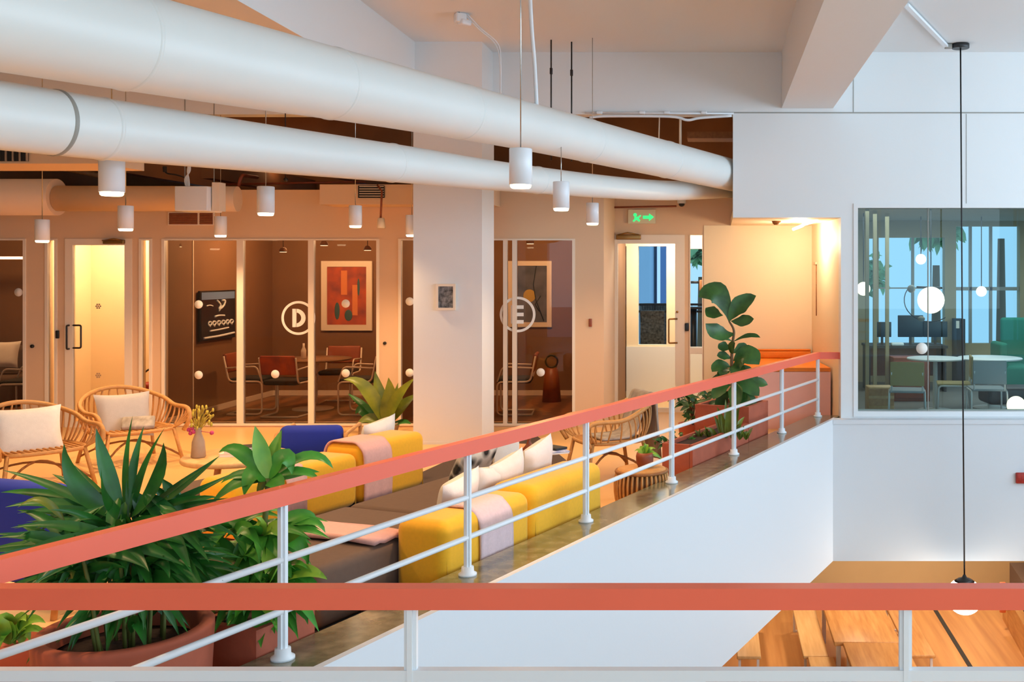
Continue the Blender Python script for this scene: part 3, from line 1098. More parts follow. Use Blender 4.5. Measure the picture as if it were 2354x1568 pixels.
LAMPS = [(257, 442, 6.2, 'largest white cylinder lamp, hanging at the left under the ducts'),
         (289, 526, 10.2, 'white cylinder lamp hanging above the doorway of the lit booth'),
         (97, 553, 11.2, 'white cylinder lamp left of the booth door, leftmost lamp'),
         (507, 541, 12.4, 'faint pale cylinder lamp hanging close right of the wall vent'),
         (611, 490, 8.84, 'white cylinder lamp hanging above glass letter D'),
         (817, 519, 11.6, 'beige lit cylinder lamp hanging left of the small spotlight'),
         (947, 540, 11.9, 'cylinder lamp half hidden behind the left edge of the column'),
         (1197, 425, 6.46, 'large white cylinder lamp in front of the big duct, right of the column'),
         (1290, 479, 8.84, 'white cylinder lamp hanging between the big lamp and the small one'),
         (1362, 513, 11.6, 'smallest white cylinder lamp right of glass letter E')]
for i, (px, yb, d, lab) in enumerate(LAMPS):
    zt = P(px, yb, d).z + 0.225
    lamp(px, yb, d, lab, (CEIL - zt) if i != 8 else 0.30, 168)

for x_, y_ in ((-3.5, 4.0), (-5.2, 5.6), (-4.6, 7.6)):
    spot('lounge_fill', (x_, y_, 2.5), 95, WARM, 140, .9, .06)  # added spots without lamps, to warm the floor and duct undersides

g = thing('globe_pendant', 'glowing globe lamp on a long black cord over the void', 'pendant lamp', P(2206, 100, 11.9))
cz = P(2215, 1371, 11.9)
cz.x = X(2208, 11.9)
MB().lathe([(0.095, -0.055), (0.1, -0.05), (0.1, -0.005), (0.095, 0.0)], (cz.x, 11.9, CEIL), 32).build('canopy', 'black_plastic', g)
MB().tube([(cz.x, 11.9, CEIL - 0.05), (cz.x + 0.02, 11.9, 1.5), (cz.x + 0.045, 11.9, cz.z + 0.22)], 0.009, 8).build('cord', 'black_plastic', g)
cz.x += 0.045
MB().ball(cz, 0.205).build('globe', 'white_glow', g)
MB().lathe([(0.115, 0.172), (0.075, 0.2), (0.03, 0.215), (0.012, 0.25), (0.0, 0.25)], cz, 28).build('cap', 'dark_metal', g)
point('globe_light', cz + Vector((0, 0, -0.32)), 60, (1, 0.8, 0.6), 0.15)

q = MB().tube([P(868, 426, 12.55), P(878, 440, 12.3), P(875, 503, 12.3)], 0.012, 8)
g = thing('track_spotlight', 'small cream spotlight on a dark stem left of the column', 'spotlight', P(876, 500, 12.3))
q.build('stem', 'brown_leather', g)
MB().lathe([(0.045, -0.11), (0.05, -0.1), (0.04, 0), (0.03, 0.01)], P(876, 503, 12.3), 20).build('head', 'frame_white', g)
g = thing('dome_camera', 'white dome security camera above the exit sign', 'camera', P(1567, 462, 14.3))
MB().lathe([(0.05, 0.0), (0.06, 0.01), (0.06, 0.09), (0.05, 0.1)], P(1567, 468, 14.3), 24).build('housing', 'white_metal', g)
MB().ball(P(1567, 469, 14.3), 0.042, sq=(1, 1, 0.9)).build('lens_dome', 'black_plastic', g)
MB().tube([P(1555, 474, 14.3), P(1398, 477, 14.46)], 0.014, 8).build('arm', 'brown_leather', g)
MB().tube([P(1567, 453, 14.3), P(1567, 453, 14.5)], 0.02, 8).build('stem', 'white_metal', g)

g = thing('exit_sign', 'green running man exit sign above the terrace door', 'sign', P(1475, 498, YB))
ye = YB - 0.035
MB().box(X(1444, ye), X(1507, ye), ye, ye + 0.03, Z(514, ye), Z(482, ye)).build('panel', 'exit_panel', g)
q = MB()
yy = ye - 0.006


def plate(mb, pts, y=yy, dd=0.006):
    v = [P(a, b, ye) for a, b in pts]
    n = len(v)
    vs = [Vector((p.x, y, p.z)) for p in v] + [Vector((p.x, y + dd, p.z)) for p in v]
    mb.add(vs, [tuple(range(n)), tuple(range(2 * n - 1, n - 1, -1))] + [(i, n + i, n + (i + 1) % n, (i + 1) % n) for i in range(n)])


plate(q, [(1460 + 4 * math.cos(a * .5), 494 + 4 * math.sin(a * .5)) for a in range(12)])
plate(q, [(1458, 499), (1467, 498), (1472, 494), (1474, 496), (1468, 502), (1472, 507), (1469, 510), (1463, 505), (1457, 510), (1454, 508), (1459, 503)])
q.build('running_man', 'exit_green', g)
q = MB()
plate(q, [(1478, 496), (1492, 496), (1492, 491), (1503, 499), (1492, 508), (1492, 503), (1478, 503)])
q.build('arrow', 'exit_green', g)

# alcove lights, sensor, wall rods
g = thing('strip_light', 'bright white tube lights under the alcove ceiling', 'light', P(1845, 518, 13.4))
MB().tube([P(1824, 527, 13.7), P(1846, 518, 13.4)], 0.02, 8).build('tube', 'white_glow', g)
MB().tube([P(1846, 516, 13.2), P(1878, 507, 12.9)], 0.02, 8).build('tube', 'white_glow', g)
point('alcove_light', P(1838, 548, 13.4), 30, (1.0, 0.84, 0.62), 0.08)
q = MB().lathe([(0.06, 0), (0.05, -0.03), (0.03, -0.05), (0, -0.05)], (X(1785, 13.2), 13.2, ALC), 20)
q.v = q.v
tag(q.build('smoke_detector', 'rattan_dark'), 'small round smoke detector on the alcove ceiling', 'detector')
for px, y0, y1, d, lab in ((1872, 608, 725, 14.2, 'thin rail fixed on the alcove side wall, farther one'), (1911, 608, 740, 13.1, 'thin rail fixed on the alcove side wall, nearer one')):
    xx = X(px, d)
    g = thing('wall_rail', lab, 'rail', (xx, d, Z(y1, d)))
    for k in (-0.05, 0.05):
        MB().tube([(xx + 0.02, d + k * 2, Z(y0, d)), (xx + 0.02, d + k * 2, Z(y1 - 40 * (k > 0), d))], 0.009, 8).build('rod', 'rattan_dark', g)
    MB().box(xx + 0.0, xx + 0.05, d - 0.13, d + 0.13, Z(y0, d), Z(y0 - 5, d)).build('bracket', 'lounge_paint', g)

# ------------------------------------------------------------------ picture on the column
c = P(1025, 683, 11.77)
g = thing('picture_frame', 'small framed black and white photo hanging on the column', 'picture', c)
w, h = X(1045, 11.77) - X(1005, 11.77), Z(655, 11.77) - Z(710, 11.77)
q = MB()
for s in (-1, 1):
    q.box(c.x + s * w / 2 - 0.014, c.x + s * w / 2 + 0.014, 11.755, 11.784, c.z - h / 2 - 0.014, c.z + h / 2 + 0.014)
    q.box(c.x - w / 2 + 0.014, c.x + w / 2 - 0.014, 11.755, 11.784, c.z + s * h / 2 - 0.014, c.z + s * h / 2 + 0.014)
q.build('frame', 'frame_white', g)
MB().box(c.x - w / 2, c.x + w / 2, 11.768, 11.784, c.z - h / 2, c.z + h / 2).build('print', 'photo_print', g)

# ------------------------------------------------------------------ yellow sofas
RZ = Matrix.Rotation(ANG, 3, 'Z')       # local x runs along the railing, local -y towards the void


def sofa(name, label, t0, t1, split, dist, thick, hz, seat_d, seat_t0, throws, hz2=None, seat_z=0.34):
    c = R((t0 + t1) / 2, dist - thick / 2)
    g = thing(name, label, 'sofa', c, ANG)
    hz2 = hz2 or hz
    for a, b, z in ((t0, split - 0.008, hz), (split + 0.008, t1, hz2)):
        p = R((a + b) / 2, dist - thick / 2, z / 2 + 0.02)
        o = MB().rbox(p, (b - a, thick, z - 0.04), ANG, 0.075, 5).build('back_module', 'yellow_fabric', g)
        # piping along the two end faces
        for e, s in ((a, 1), (b, -1)):
            k = [R(e + s * 0.045, dist - thick + 0.012, z * 0.12), R(e + s * 0.045, dist - thick + 0.02, z - 0.03), R(e + s * 0.045, dist - 0.02, z - 0.03), R(e + s * 0.045, dist - 0.006, z * 0.12)]
            MB().tube(rnd_path(k, 0.07, 5), 0.006, 6).build('piping', 'yellow_fabric', o)
    n = 2
    L = (t1 - seat_t0) / n
    for i in range(n):
        p = R(seat_t0 + L * (i + 0.5), dist - thick - seat_d / 2 + 0.01, seat_z / 2 + 0.02)
        MB().rbox(p, (L - 0.01, seat_d, seat_z), ANG, 0.05, 4).build('seat', 'taupe_fabric', g)
    for a, b, z, m_ in throws:
        # a throw folded over the back
        prof = [(-0.012, 0.06), (-0.012, z * 0.55), (-0.012, z - 0.09), (0.02, z - 0.03), (0.08, z + 0.012), (thick * 0.5, z + 0.014), (thick - 0.08, z + 0.012), (thick - 0.02, z - 0.03), (thick + 0.012, z - 0.1)]
        prof = catmull([Vector((u, v, 0)) for u, v in prof], 4)
        vs, fs = [], []
        nn = 10
        for j in range(nn + 1):
            tt = a + (b - a) * j / nn
            for u in prof:
                wob = 0.004 * math.sin(j * 1.9 + u.y * 9)
                vs.append(R(tt + 0.012 * math.sin(u.y * 6), dist - u.x + wob * (1 if u.x < 0.05 else -1), u.y))
        k = len(prof)
        for j in range(nn):
            for i in range(k - 1):
                fs.append((j * k + i, j * k + i + 1, (j + 1) * k + i + 1, (j + 1) * k + i))
        th = MB().add(vs, fs, True).build('sofa_throw', m_)
        md = th.modifiers.new('thick', 'SOLIDIFY')
        md.thickness = 0.014
        md.offset = 0
        yield th
    yield g


# near one
ND = -0.17
tn0, tn1 = t_at(1020, ND), t_at(1388, ND)
tsplit = t_at(1224, ND)
res = list(sofa('sofa', 'yellow backed sofa standing right behind the railing kerb, nearer of two', tn0, tn1, tsplit, ND, 0.36, 0.50, 0.95, tn0 - 0.62,
                [(t_at(1098, ND), t_at(1172, ND), 0.50, 'lilac_throw')], 0.525))
tag(res[0], 'pale pink throw hung over the back of the sofa behind the railing', 'throw')
# strip of pink throw laid over the taupe seat beside the left end
dq = ND - 0.36
vs, fs = [], []
prof = [(0.0, 0.372), (0.2, 0.376), (0.5, 0.376), (0.8, 0.376), (0.9, 0.373), (0.95, 0.35), (0.968, 0.28), (0.972, 0.16)]
for j in range(7):
    for u, z in prof:
        vs.append(R(tn0 - 0.16 + 0.045 * j, dq - u, z + 0.006 * math.sin(j * 2.1 + u * 7)))
k = len(prof)
for j in range(6):
    for i in range(k - 1):
        fs.append((j * k + i, j * k + i + 1, (j + 1) * k + i + 1, (j + 1) * k + i))
th = MB().add(vs, fs, True).build('seat_throw', 'pink_throw')
md = th.modifiers.new('thick', 'SOLIDIFY')
md.thickness = 0.03
tag(th, 'pink throw laid across the brown seat left of the nearer yellow sofa back', 'throw')

# farther one
FD = -1.94
FD = (Vector((X(980, 9.33), 9.33, 0)) - A).dot(N)
tf1 = t_at(980, FD)
tf0 = t_at(545, FD)
tfs = t_at(829, FD)
res = list(sofa('sofa', 'yellow backed sofa in front of the column, farther of two', tf0, tf1, tfs, FD, 0.4, 0.47, 0.42, tf0,
                [(tfs + 0.02, t_at(896, FD), 0.53, 'pink_throw')], 0.53))
tag(res[0], 'salmon pink throw hung over the sofa in front of the column', 'throw')
# second pink throw lower down, mostly behind leaves
vs, fs = [], []
ta, tb = t_at(655, FD), t_at(700, FD)
prof = [(-0.014, 0.08), (-0.014, 0.38), (0.03, 0.465), (0.1, 0.485), (0.3, 0.485)]
for j in range(6):
    for u, z in prof:
        vs.append(R(ta + (tb - ta) * j / 5, FD - u, z + 0.004 * math.sin(j * 2 + z * 9)))
k = len(prof)
for j in range(5):
    for i in range(k - 1):
        fs.append((j * k + i, j * k + i + 1, (j + 1) * k + i + 1, (j + 1) * k + i))
th = MB().add(vs, fs, True).build('sofa_throw', 'pink_throw')
md = th.modifiers.new('thick', 'SOLIDIFY')
md.thickness = 0.014
tag(th, 'small pink throw over the farther sofa, seen between green leaves', 'throw')

# rug under the seating
q = MB().prism(poly(R(2.6, -1.55), R(6.0, -1.05), R(6.2, -2.5), R(4.6, -2.6)), 0.0, 0.014)
q = MB().prism(poly(R(0.75, -0.14), R(3.3, -0.14), R(3.75, -0.9), R(5.6, -1.75), R(7.0, -3.0), R(5.4, -3.05), R(0.75, -1.9)), 0.0, 0.014)
tag(q.build('rug', 'rug_brown'), 'large dark brown rug under the yellow sofas', 'rug')


def cushion(px, py, d, w, h, tilt, yaw, m_, label, name='cushion', t=0.14):
    M = Matrix.Rotation(yaw, 3, 'Z') @ Matrix.Rotation(tilt, 3, 'X')
    o = MB().pillow(P(px, py, d), w, h, t, M).build(name, m_)
    return tag(o, label, 'cushion')


def cush_on(px, dist, z, w, h, tilt, roll, m_, label, t=0.15):
    tt = t_at(px, dist)
    p = R(tt, dist, z)
    M = Matrix.Rotation(ANG + math.pi, 3, 'Z') @ Matrix.Rotation(tilt, 3, 'X') @ Matrix.Rotation(roll, 3, 'Y')
    return tag(MB().pillow(p, w, h, t, M).build('cushion', m_), label, 'cushion')


cd = ND - 0.36 - 0.11
cush_on(1050, cd, 0.43, 0.36, 0.40, -0.35, 0.22, 'cream_fabric', 'cream cushion with a rosy tint, nearest one leaning on the railing side sofa')
cush_on(1104, cd - 0.04, 0.44, 0.36, 0.38, -0.5, -0.15, 'cream_fabric', 'cream cushion second along the railing side sofa, below the spotted one')
cush_on(1160, cd, 0.46, 0.40, 0.38, -0.2, 0.2, 'cream_fabric', 'cream cushion in the middle of the row on the railing side sofa')
cush_on(1232, cd, 0.49, 0.34, 0.42, -0.25, 0.26, 'cream_fabric', 'tallest cream cushion at the far end of the railing side sofa')
cush_on(1088, cd - 0.42, 0.52, 0.42, 0.36, -0.5, 0.05, 'spotted_fabric', 'black and white spotted cushion behind the cream cushions')
cush_on(866, FD - 0.4 - 0.12, 0.42, 0.40, 0.42, -0.3, 0.15, 'cream_fabric', 'cream cushion leaning behind the back of the sofa by the column')
# board and wrap on the seat
tt = t_at(1122, cd - 0.55)
q = MB().rbox(R(tt + 0.1, cd - 0.45, 0.47), (0.22, 0.03, 0.26), ANG + 2.6, 0.01)
q2 = tag(q.build('cream_board', 'cream_fabric'), 'upright cream panel standing behind the spotted cushion', 'panel')

# ------------------------------------------------------------------ low table with ornament and magazine
tc_ = Vector((-1.80, 9.1, 0))
g = thing('side_table', 'low round wooden table beyond the cream cushions', 'table', tc_)
MB().lathe([(0.0, 0.36), (0.32, 0.36), (0.34, 0.375), (0.34, 0.385), (0.32, 0.4), (0.0, 0.4)], tc_, 40).build('table_top', 'oak', g)
for k in range(4):
    a = k * math.pi / 2 + 0.5
    MB().tube([tc_ + Vector((0.25 * math.cos(a), 0.25 * math.sin(a), 0)), tc_ + Vector((0.2 * math.cos(a), 0.2 * math.sin(a), 0.37))], [0.014, 0.02], 8).build('leg', 'oak', g)
c = Vector((X(1216, 9.05), 9.05, 0.4))
q = MB().lathe([(0.055, 0), (0.06, 0.012), (0.028, 0.05), (0.014, 0.085), (0.02, 0.11), (0.045, 0.135), (0.05, 0.15), (0.0, 0.145)], c, 24)
tag(q.build('hourglass_vase', 'brown_leather'), 'small hourglass shaped brown ornament on the low round table', 'ornament')
g = thing('magazine', 'blue and dark magazine lying on the low round table', 'magazine', (X(1268, 8.98), 8.98, 0.4), 0.5)
c = Vector((X(1266, 8.98), 8.98, 0.408))
MB().rbox(c, (0.23, 0.3, 0.016), 0.5, 0.004, 2).build('pages', 'paper_white', g)
MB().rbox(c + Vector((0, 0, 0.011)), (0.24, 0.31, 0.005), 0.5, 0.002, 1).build('cover', 'blue_print', g)
g = thing('notebook', 'black notebook lying on the blue magazine', 'notebook', c + Vector((0.02, 0.02, 0.014)), 0.9)
MB().rbox(c + Vector((0.03, 0.03, 0.024)), (0.13, 0.18, 0.02), 0.9, 0.004, 2).build('cover', 'ink', g)
q = MB().tube(catmull([(-2.0, 8.95, 0.405), (-1.93, 8.86, 0.42), (-1.88, 8.98, 0.43), (-1.98, 9.04, 0.42)], 6), 0.014, 8)
q.tube(catmull([(-2.02, 9.05, 0.405), (-1.9, 9.1, 0.43), (-1.84, 9.03, 0.42)], 6), 0.012, 8)
tag(q.build('driftwood', 'rattan_dark'), 'curl of brown driftwood on the low round table', 'ornament')

# ------------------------------------------------------------------ blue armchairs


def blue_chair(label, loc, rz, w, h, d=0.6):
    g = thing('armchair', label, 'armchair', loc, rz)
    M = WORLD[g.name]

    def at(x, y, z):
        return M @ Vector((x, y, z))
    MB().rbox(at(0, d / 2 - 0.07, h * 0.5 + 0.08), (w, 0.15, h - 0.16), rz, 0.06, 5).build('backrest', 'blue_fabric', g)
    MB().rbox(at(0, 0, 0.32), (w - 0.02, d - 0.1, 0.14), rz, 0.05, 4, puff=0.03).build('seat', 'blue_fabric', g)
    for s in (-1, 1):
        k = rnd_path([at(s * (w / 2 + 0.03), d / 2 + 0.02, 0), at(s * (w / 2 + 0.03), d / 2 - 0.04, 0.5), at(s * (w / 2 + 0.03), -d / 2, 0.52), at(s * (w / 2 + 0.03), -d / 2 + 0.03, 0)], 0.05, 4)
        MB().tube(k, 0.018, 8).build('arm_frame', 'oak', g)
    for y in (-d / 2 + 0.05, d / 2 - 0.05):
        MB().tube([at(-w / 2 - 0.03, y, 0.24), at(w / 2 + 0.03, y, 0.24)], 0.014, 8).build('seat_rail', 'oak', g)
    return g


blue_chair('royal blue armchair just beyond the farther yellow sofa', (X(733, 9.55), 9.55, 0), math.radians(186), 0.54, 0.58)
blue_chair('royal blue armchair with a wooden frame at the left edge behind the palm', (X(140, 6.25), 6.25, 0), math.radians(162), 0.60, 0.74)

# ------------------------------------------------------------------ rattan chairs


def rattan_chair(label, loc, rz, w=0.74, d=0.70, back=0.78, arm=0.56, seat=0.38):
    """front of the chair looks along local -y"""
    g = thing('rattan_chair', label, 'rattan chair', loc, rz)
    M = WORLD[g.name]

    def at(x, y, z):
        return M @ Vector((x, y, z))
    hw, hd = w / 2, d / 2
    rim = [(-hw * 0.9, -hd * 0.86, seat - 0.02), (-hw * 0.97, -hd * 1.02, arm - 0.10), (-hw * 1.0, -hd * 0.80, arm), (-hw * 1.0, 0, arm + 0.01), (-hw * 0.92, hd * 0.55, arm + 0.08), (-hw * 0.55, hd * 1.0, back - 0.04), (0, hd * 1.12, back),
           (hw * 0.55, hd * 1.0, back - 0.04), (hw * 0.92, hd * 0.55, arm + 0.08), (hw * 1.0, 0, arm + 0.01), (hw * 1.0, -hd * 0.80, arm), (hw * 0.97, -hd * 1.02, arm - 0.10), (hw * 0.9, -hd * 0.86, seat - 0.02)]
    rim = catmull(rim, 7)
    MB().tube([at(*p) for p in rim], 0.022, 10).build('top_rail', 'rattan', g)
    ring = []
    for k in range(28):
        a = 2 * math.pi * k / 28
        cx_, cy_ = math.cos(a), math.sin(a)
        ring.append((hw * 0.86 * math.copysign(abs(cx_) ** 0.6, cx_), hd * 0.86 * math.copysign(abs(cy_) ** 0.6, cy_), seat))
    MB().tube([at(*p) for p in ring], 0.018, 8, closed=True).build('seat_ring', 'rattan', g)
    q = MB()
    n = len(rim)
    for i in range(9, n - 8, 2):
        p = rim[i]
        a = math.atan2(p.y / hd, p.x / hw)
        ca, sa = math.cos(a), math.sin(a)
        b = Vector((hw * 0.86 * math.copysign(abs(ca) ** 0.6, ca), hd * 0.86 * math.copysign(abs(sa) ** 0.6, sa), seat))
        mid = (p + b) / 2 + Vector((p.x * 0.06, p.y * 0.10, 0.01))
        q.tube([at(*v) for v in arc3(p, mid, b, 6)], 0.0085, 6)
    q.build('cane_back', 'rattan', g)
    q = MB()
    for k in range(-7, 8):
        x = k / 7.5 * hw * 0.86
        yy = hd * 0.84 * (1 - abs(k / 7.5) ** 3) ** 0.4
        q.tube([at(x, -yy, seat), at(x, yy, seat)], 0.011, 6)
    q.build('seat_weave', 'rattan', g)
    for sx in (-1, 1):
        for sy in (-1, 1):
            top = (sx * hw * 0.72, sy * hd * 0.72, seat)
            bot = (sx * hw * 0.86, sy * hd * 0.92, 0)
            MB().tube([at(*bot), at(*top)], 0.018, 8).build('leg', 'rattan', g)
    q = MB()
    for a, b in (((-1, -1), (1, 1)), ((-1, 1), (1, -1))):
        q.tube([at(*v) for v in arc3((a[0] * hw * 0.84, a[1] * hd * 0.88, 0.06), (0, 0, 0.22), (b[0] * hw * 0.84, b[1] * hd * 0.88, 0.06), 10)], 0.011, 6)
    q.build('brace', 'rattan_dark', g)
    return g


rattan_chair('rattan armchair with a grey cushion in front of the lit booth door', (X(300, 10.7), 10.7, 0), math.radians(50), 0.86, 0.78, 0.74, 0.54, 0.34)
rattan_chair('rattan armchair with a cream cushion at the left edge of the view', (X(80, 9.5), 9.5, 0), math.radians(52), 0.86, 0.78, 0.73, 0.53, 0.34)
rattan_chair('rattan armchair with a striped throw beyond the right end of the sofas', (X(1398, 9.95), 9.95, 0), math.radians(-62), 0.68, 0.70, 0.74, 0.56, 0.36)
cushion(285, 955, 10.72, 0.52, 0.48, -0.35, math.radians(44), 'grey_fabric', 'square grey cushion on the rattan chair by the booth door')
o = MB().rbox(P(318, 972, 10.62), (0.30, 0.05, 0.16), math.radians(24), 0.02, 3, m=Matrix.Rotation(math.radians(24), 3, 'Z') @ Matrix.Rotation(-0.9, 3, 'X'))
tag(o.build('folded_knit', 'stripe_throw'), 'folded grey knit throw under the grey cushion', 'throw')
cushion(62, 992, 9.5, 0.58, 0.46, -0.35, math.radians(46), 'cream_fabric', 'big cream cushion on the rattan chair at the left edge')
# throw over the right rattan chair's back
ch = Vector((X(1398, 9.95), 9.95, 0))
Mr = Matrix.Translation(ch) @ Matrix.Rotation(math.radians(-62), 4, 'Z')
vs, fs = [], []
prof = [(0.46, 0.16), (0.45, 0.4), (0.44, 0.66), (0.42, 0.775), (0.38, 0.80), (0.33, 0.77), (0.26, 0.6), (0.18, 0.42), (0.0, 0.395), (-0.14, 0.395)]
prof = catmull([Vector((u, v, 0)) for u, v in prof], 3)
for j in range(9):
    for u in prof:
        x = -0.2 + 0.4 * j / 8
        vs.append(Mr @ Vector((x, u.x + 0.012 * math.sin(j * 1.7 + u.y * 6), u.y)))
k = len(prof)
for j in range(8):
    for i in range(k - 1):
        fs.append((j * k + i, j * k + i + 1, (j + 1) * k + i + 1, (j + 1) * k + i))
th = MB().add(vs, fs, True).build('striped_throw', 'stripe_throw')
md = th.modifiers.new('thick', 'SOLIDIFY')
md.thickness = 0.02
tag(th, 'grey striped throw hanging over the right rattan chair', 'throw')

# woven stool with a small potted plant
sc = Vector((X(1475, 8.75), 8.75, 0))
g = thing('rattan_stool', 'drum shaped woven rattan stool beside the kerb', 'stool', sc)
MB().lathe([(0.21, 0.285), (0.2, 0.305), (0.15, 0.318), (0.0, 0.322)], sc, 36).build('stool_top', 'rattan', g)
q = MB()
for k in range(34):
    a = 2 * math.pi * k / 34
    q.tube(arc3(sc + Vector((0.2 * math.cos(a), 0.2 * math.sin(a), 0.0)), sc + Vector((0.225 * math.cos(a), 0.225 * math.sin(a), 0.15)), sc + Vector((0.205 * math.cos(a), 0.205 * math.sin(a), 0.29)), 5), 0.011, 6)
q.build('cane_side', 'rattan', g)
for z, r in ((0.012, 0.205), (0.285, 0.212)):
    MB().tube([sc + Vector((r * math.cos(2 * math.pi * k / 32), r * math.sin(2 * math.pi * k / 32), z)) for k in range(32)], 0.014, 8, closed=True).build('ring', 'rattan_dark', g)
MB().lathe([(0.17, 0.02), (0.17, 0.28)], sc, 24).build('core', 'rattan_dark', g)

# ------------------------------------------------------------------ round coffee table with vase and books
tc2 = Vector((-4.08, 8.85, 0))
g = thing('coffee_table', 'round pale wooden coffee table between the rattan chairs and the yellow sofa', 'table', tc2)
MB().lathe([(0.0, 0.355), (0.42, 0.355), (0.43, 0.365), (0.43, 0.39), (0.42, 0.4), (0.0, 0.4)], tc2, 56).build('table_top', 'pale_wood', g)
for k in range(3):
    a = k * 2 * math.pi / 3 + 0.4
    MB().tube([tc2 + Vector((0.36 * math.cos(a), 0.36 * math.sin(a), 0)), tc2 + Vector((0.26 * math.cos(a), 0.26 * math.sin(a), 0.36))], [0.016, 0.024], 10).build('leg', 'pale_wood', g)
vc = Vector((X(456, 8.72), 8.72, 0.4))
g = thing('vase', 'stone coloured vase with dry yellow stems on the coffee table', 'vase', vc)
MB().lathe([(0.05, 0), (0.058, 0.01), (0.05, 0.13), (0.032, 0.185), (0.025, 0.2), (0.027, 0.24), (0.032, 0.25), (0.02, 0.245), (0.02, 0.18)], vc, 28).build('vase_body', 'stoneware', g)
q, q2 = MB(), MB()
for k in range(34):
    tip = P(rr(438, 492), rr(935, 985), 8.72 + rr(-.09, .09))
    q.tube(arc3(vc + Vector((rr(-.01, .01), rr(-.01, .01), 0.2)), (vc + Vector((0, 0, 0.2)) + tip) / 2 + Vector((rr(-.015, .015), 0, 0.03)), tip, 5), 0.003, 5)
    q2.ball(tip, rr(.006, .013), 6, 4, (1, 1, 1.8))
q.build('stems', 'dry_flower', g)
q2.build('seed_heads', 'dry_flower', g)
q2 = MB()
for px, py in ((434, 988), (441, 985), (445, 993), (487, 995), (438, 996)):
    tip = P(px, py, 8.7)
    q2.ball(tip, 0.018, 8, 6)
    q2.tube([tip, vc + Vector((0, 0, 0.22))], 0.0025, 5)
q2.build('pink_blooms', 'pink_flower', g)
for i, (w, d, h, rz, lab) in enumerate(((0.30, 0.23, 0.03, 0.12, 'thick white book at the bottom of the pile on the coffee table'),
                                        (0.28, 0.21, 0.024, 0.2, 'white book in the middle of the pile on the coffee table'),
                                        (0.24, 0.18, 0.02, 0.5, 'dark covered book on top of the pile on the coffee table'))):
    z = 0.4 + sum((0.03, 0.024, 0.02)[:i])
    c = Vector((X(556, 8.85) + 0.02 * i, 8.85, z + h / 2))
    g = thing('book', lab, 'book', (c.x, c.y, z), rz, 'books on the coffee table')
    MB().obox(c, (w - 0.01, d - 0.012, h - 0.007), rz).build('pages', 'paper_white', g)
    mm = 'paper_white' if i < 2 else 'ink'
    q = MB().obox(c + Vector((0, 0, h / 2 - 0.0018)), (w, d, 0.0034), rz).obox(c - Vector((0, 0, h / 2 - 0.0018)), (w, d, 0.0034), rz)
    q.build('cover', mm, g)

# alcove bench ---------------------------------------------------------------------
g = thing('alcove_bench', 'orange cushioned bench with pink base in the lit alcove', 'bench', (1.0, 13.6, 0))
yb0 = 12.95
x0 = X(1742, yb0)
x1 = X(1924, yb0) - 0.01
zs = Z(855, yb0)
x1b = X(1866, YB)
MB().prism([(x0, yb0), (1.40, yb0), (x1b - 0.02, YB - 0.02), (x0, YB - 0.02)], 0, zs).build('base', 'bench_pink', g)
q = MB().prism([(x0 - 0.3, yb0 + 0.0), (1.40, yb0), (x1b - 0.02, YB - 0.1), (x0 - 0.3, YB - 0.1)], zs + 0.004, zs + 0.05)
q.build('seat', 'bench_orange', g)
zb = Z(803, YB - 0.1)
for a, b in ((zs + 0.05, zs + 0.15), (zs + 0.152, zb)):
    MB().rbox(((x0 - 0.15 + x1b - 0.01) / 2, YB - 0.075, (a + b) / 2), (x1b - x0 + 0.12, 0.1, b - a), 0, 0.02, 3).build('backrest', 'bench_orange', g)

# ------------------------------------------------------------------ plants


def nrm_cam(a=0.5):
    return Vector((rr(-a, a), -0.7 + rr(-a, a), 0.75 + rr(-a, a))).normalized()


def tip_leaf(mb, base, px, py, d, W, lift=0.12, ctrl=None, shape=0.8, fold=0.15, nrm=None, wave=0.0):
    """leaf from a base point to the spot seen at (px, py) at distance d"""
    tip = P(px, py, d)
    if ctrl:
        pc = P(ctrl[0], ctrl[1], (d + base.y) / 2)
    else:
        pc = (Vector(base) + tip) / 2 + Vector((0, 0, lift))
    mb.leaf(base, pc, tip, W, nrm or nrm_cam(0.35), shape, 9, fold, wave)


# palm in the round pot ------------------------------------------------
pc0 = Vector((-2.53, 4.46, 0))
g = thing('potted_palm', 'dark green broad bladed palm in a big round terracotta pot', 'potted plant', pc0)
MB().lathe([(0.0, 0.0), (0.31, 0.0), (0.325, 0.03), (0.345, 0.40), (0.345, 0.425), (0.335, 0.435), (0.30, 0.435), (0.29, 0.425), (0.285, 0.34), (0.0, 0.34)], pc0, 64).build('pot', 'terracotta', g)
MB().lathe([(0.287, 0.343), (0.15, 0.352), (0.0, 0.356)], pc0, 40).build('soil', 'soil', g)
q, st = MB(), MB()
yb = pc0.y
hubs = []
for k in range(15):
    a = 2 * math.pi * k / 15 + rr(-.2, .2)
    r0, r1 = rr(0.03, 0.16), rr(0.10, 0.30)
    z1 = rr(0.50, 0.86)
    b = pc0 + Vector((r0 * math.cos(a), r0 * math.sin(a), 0.34))
    hb = pc0 + Vector((r1 * math.cos(a) - 0.02, r1 * math.sin(a), z1))
    st.tube(arc3(b, (b + hb) / 2 + Vector((0, 0, 0.06)), hb, 5), 0.008, 6)
    hubs.append((hb, a))
hubs.append((pc0 + Vector((0, -0.05, 0.82)), -1.5))
for hb, a in hubs:
    for j in range(9):
        b = a + (j - 4) * 0.42 + rr(-.12, .12)
        L = rr(0.26, 0.42)
        el = rr(-0.35, 0.55)
        tip = hb + Vector((L * math.cos(b) * math.cos(el), L * math.sin(b) * math.cos(el) * 0.8, L * math.sin(el)))
        mid = (hb + tip) / 2 + Vector((0, 0, rr(0.03, 0.09)))
        q.leaf(hb, mid, tip, rr(0.035, 0.06), nrm_cam(0.4), 0.7, 8, 0.2)
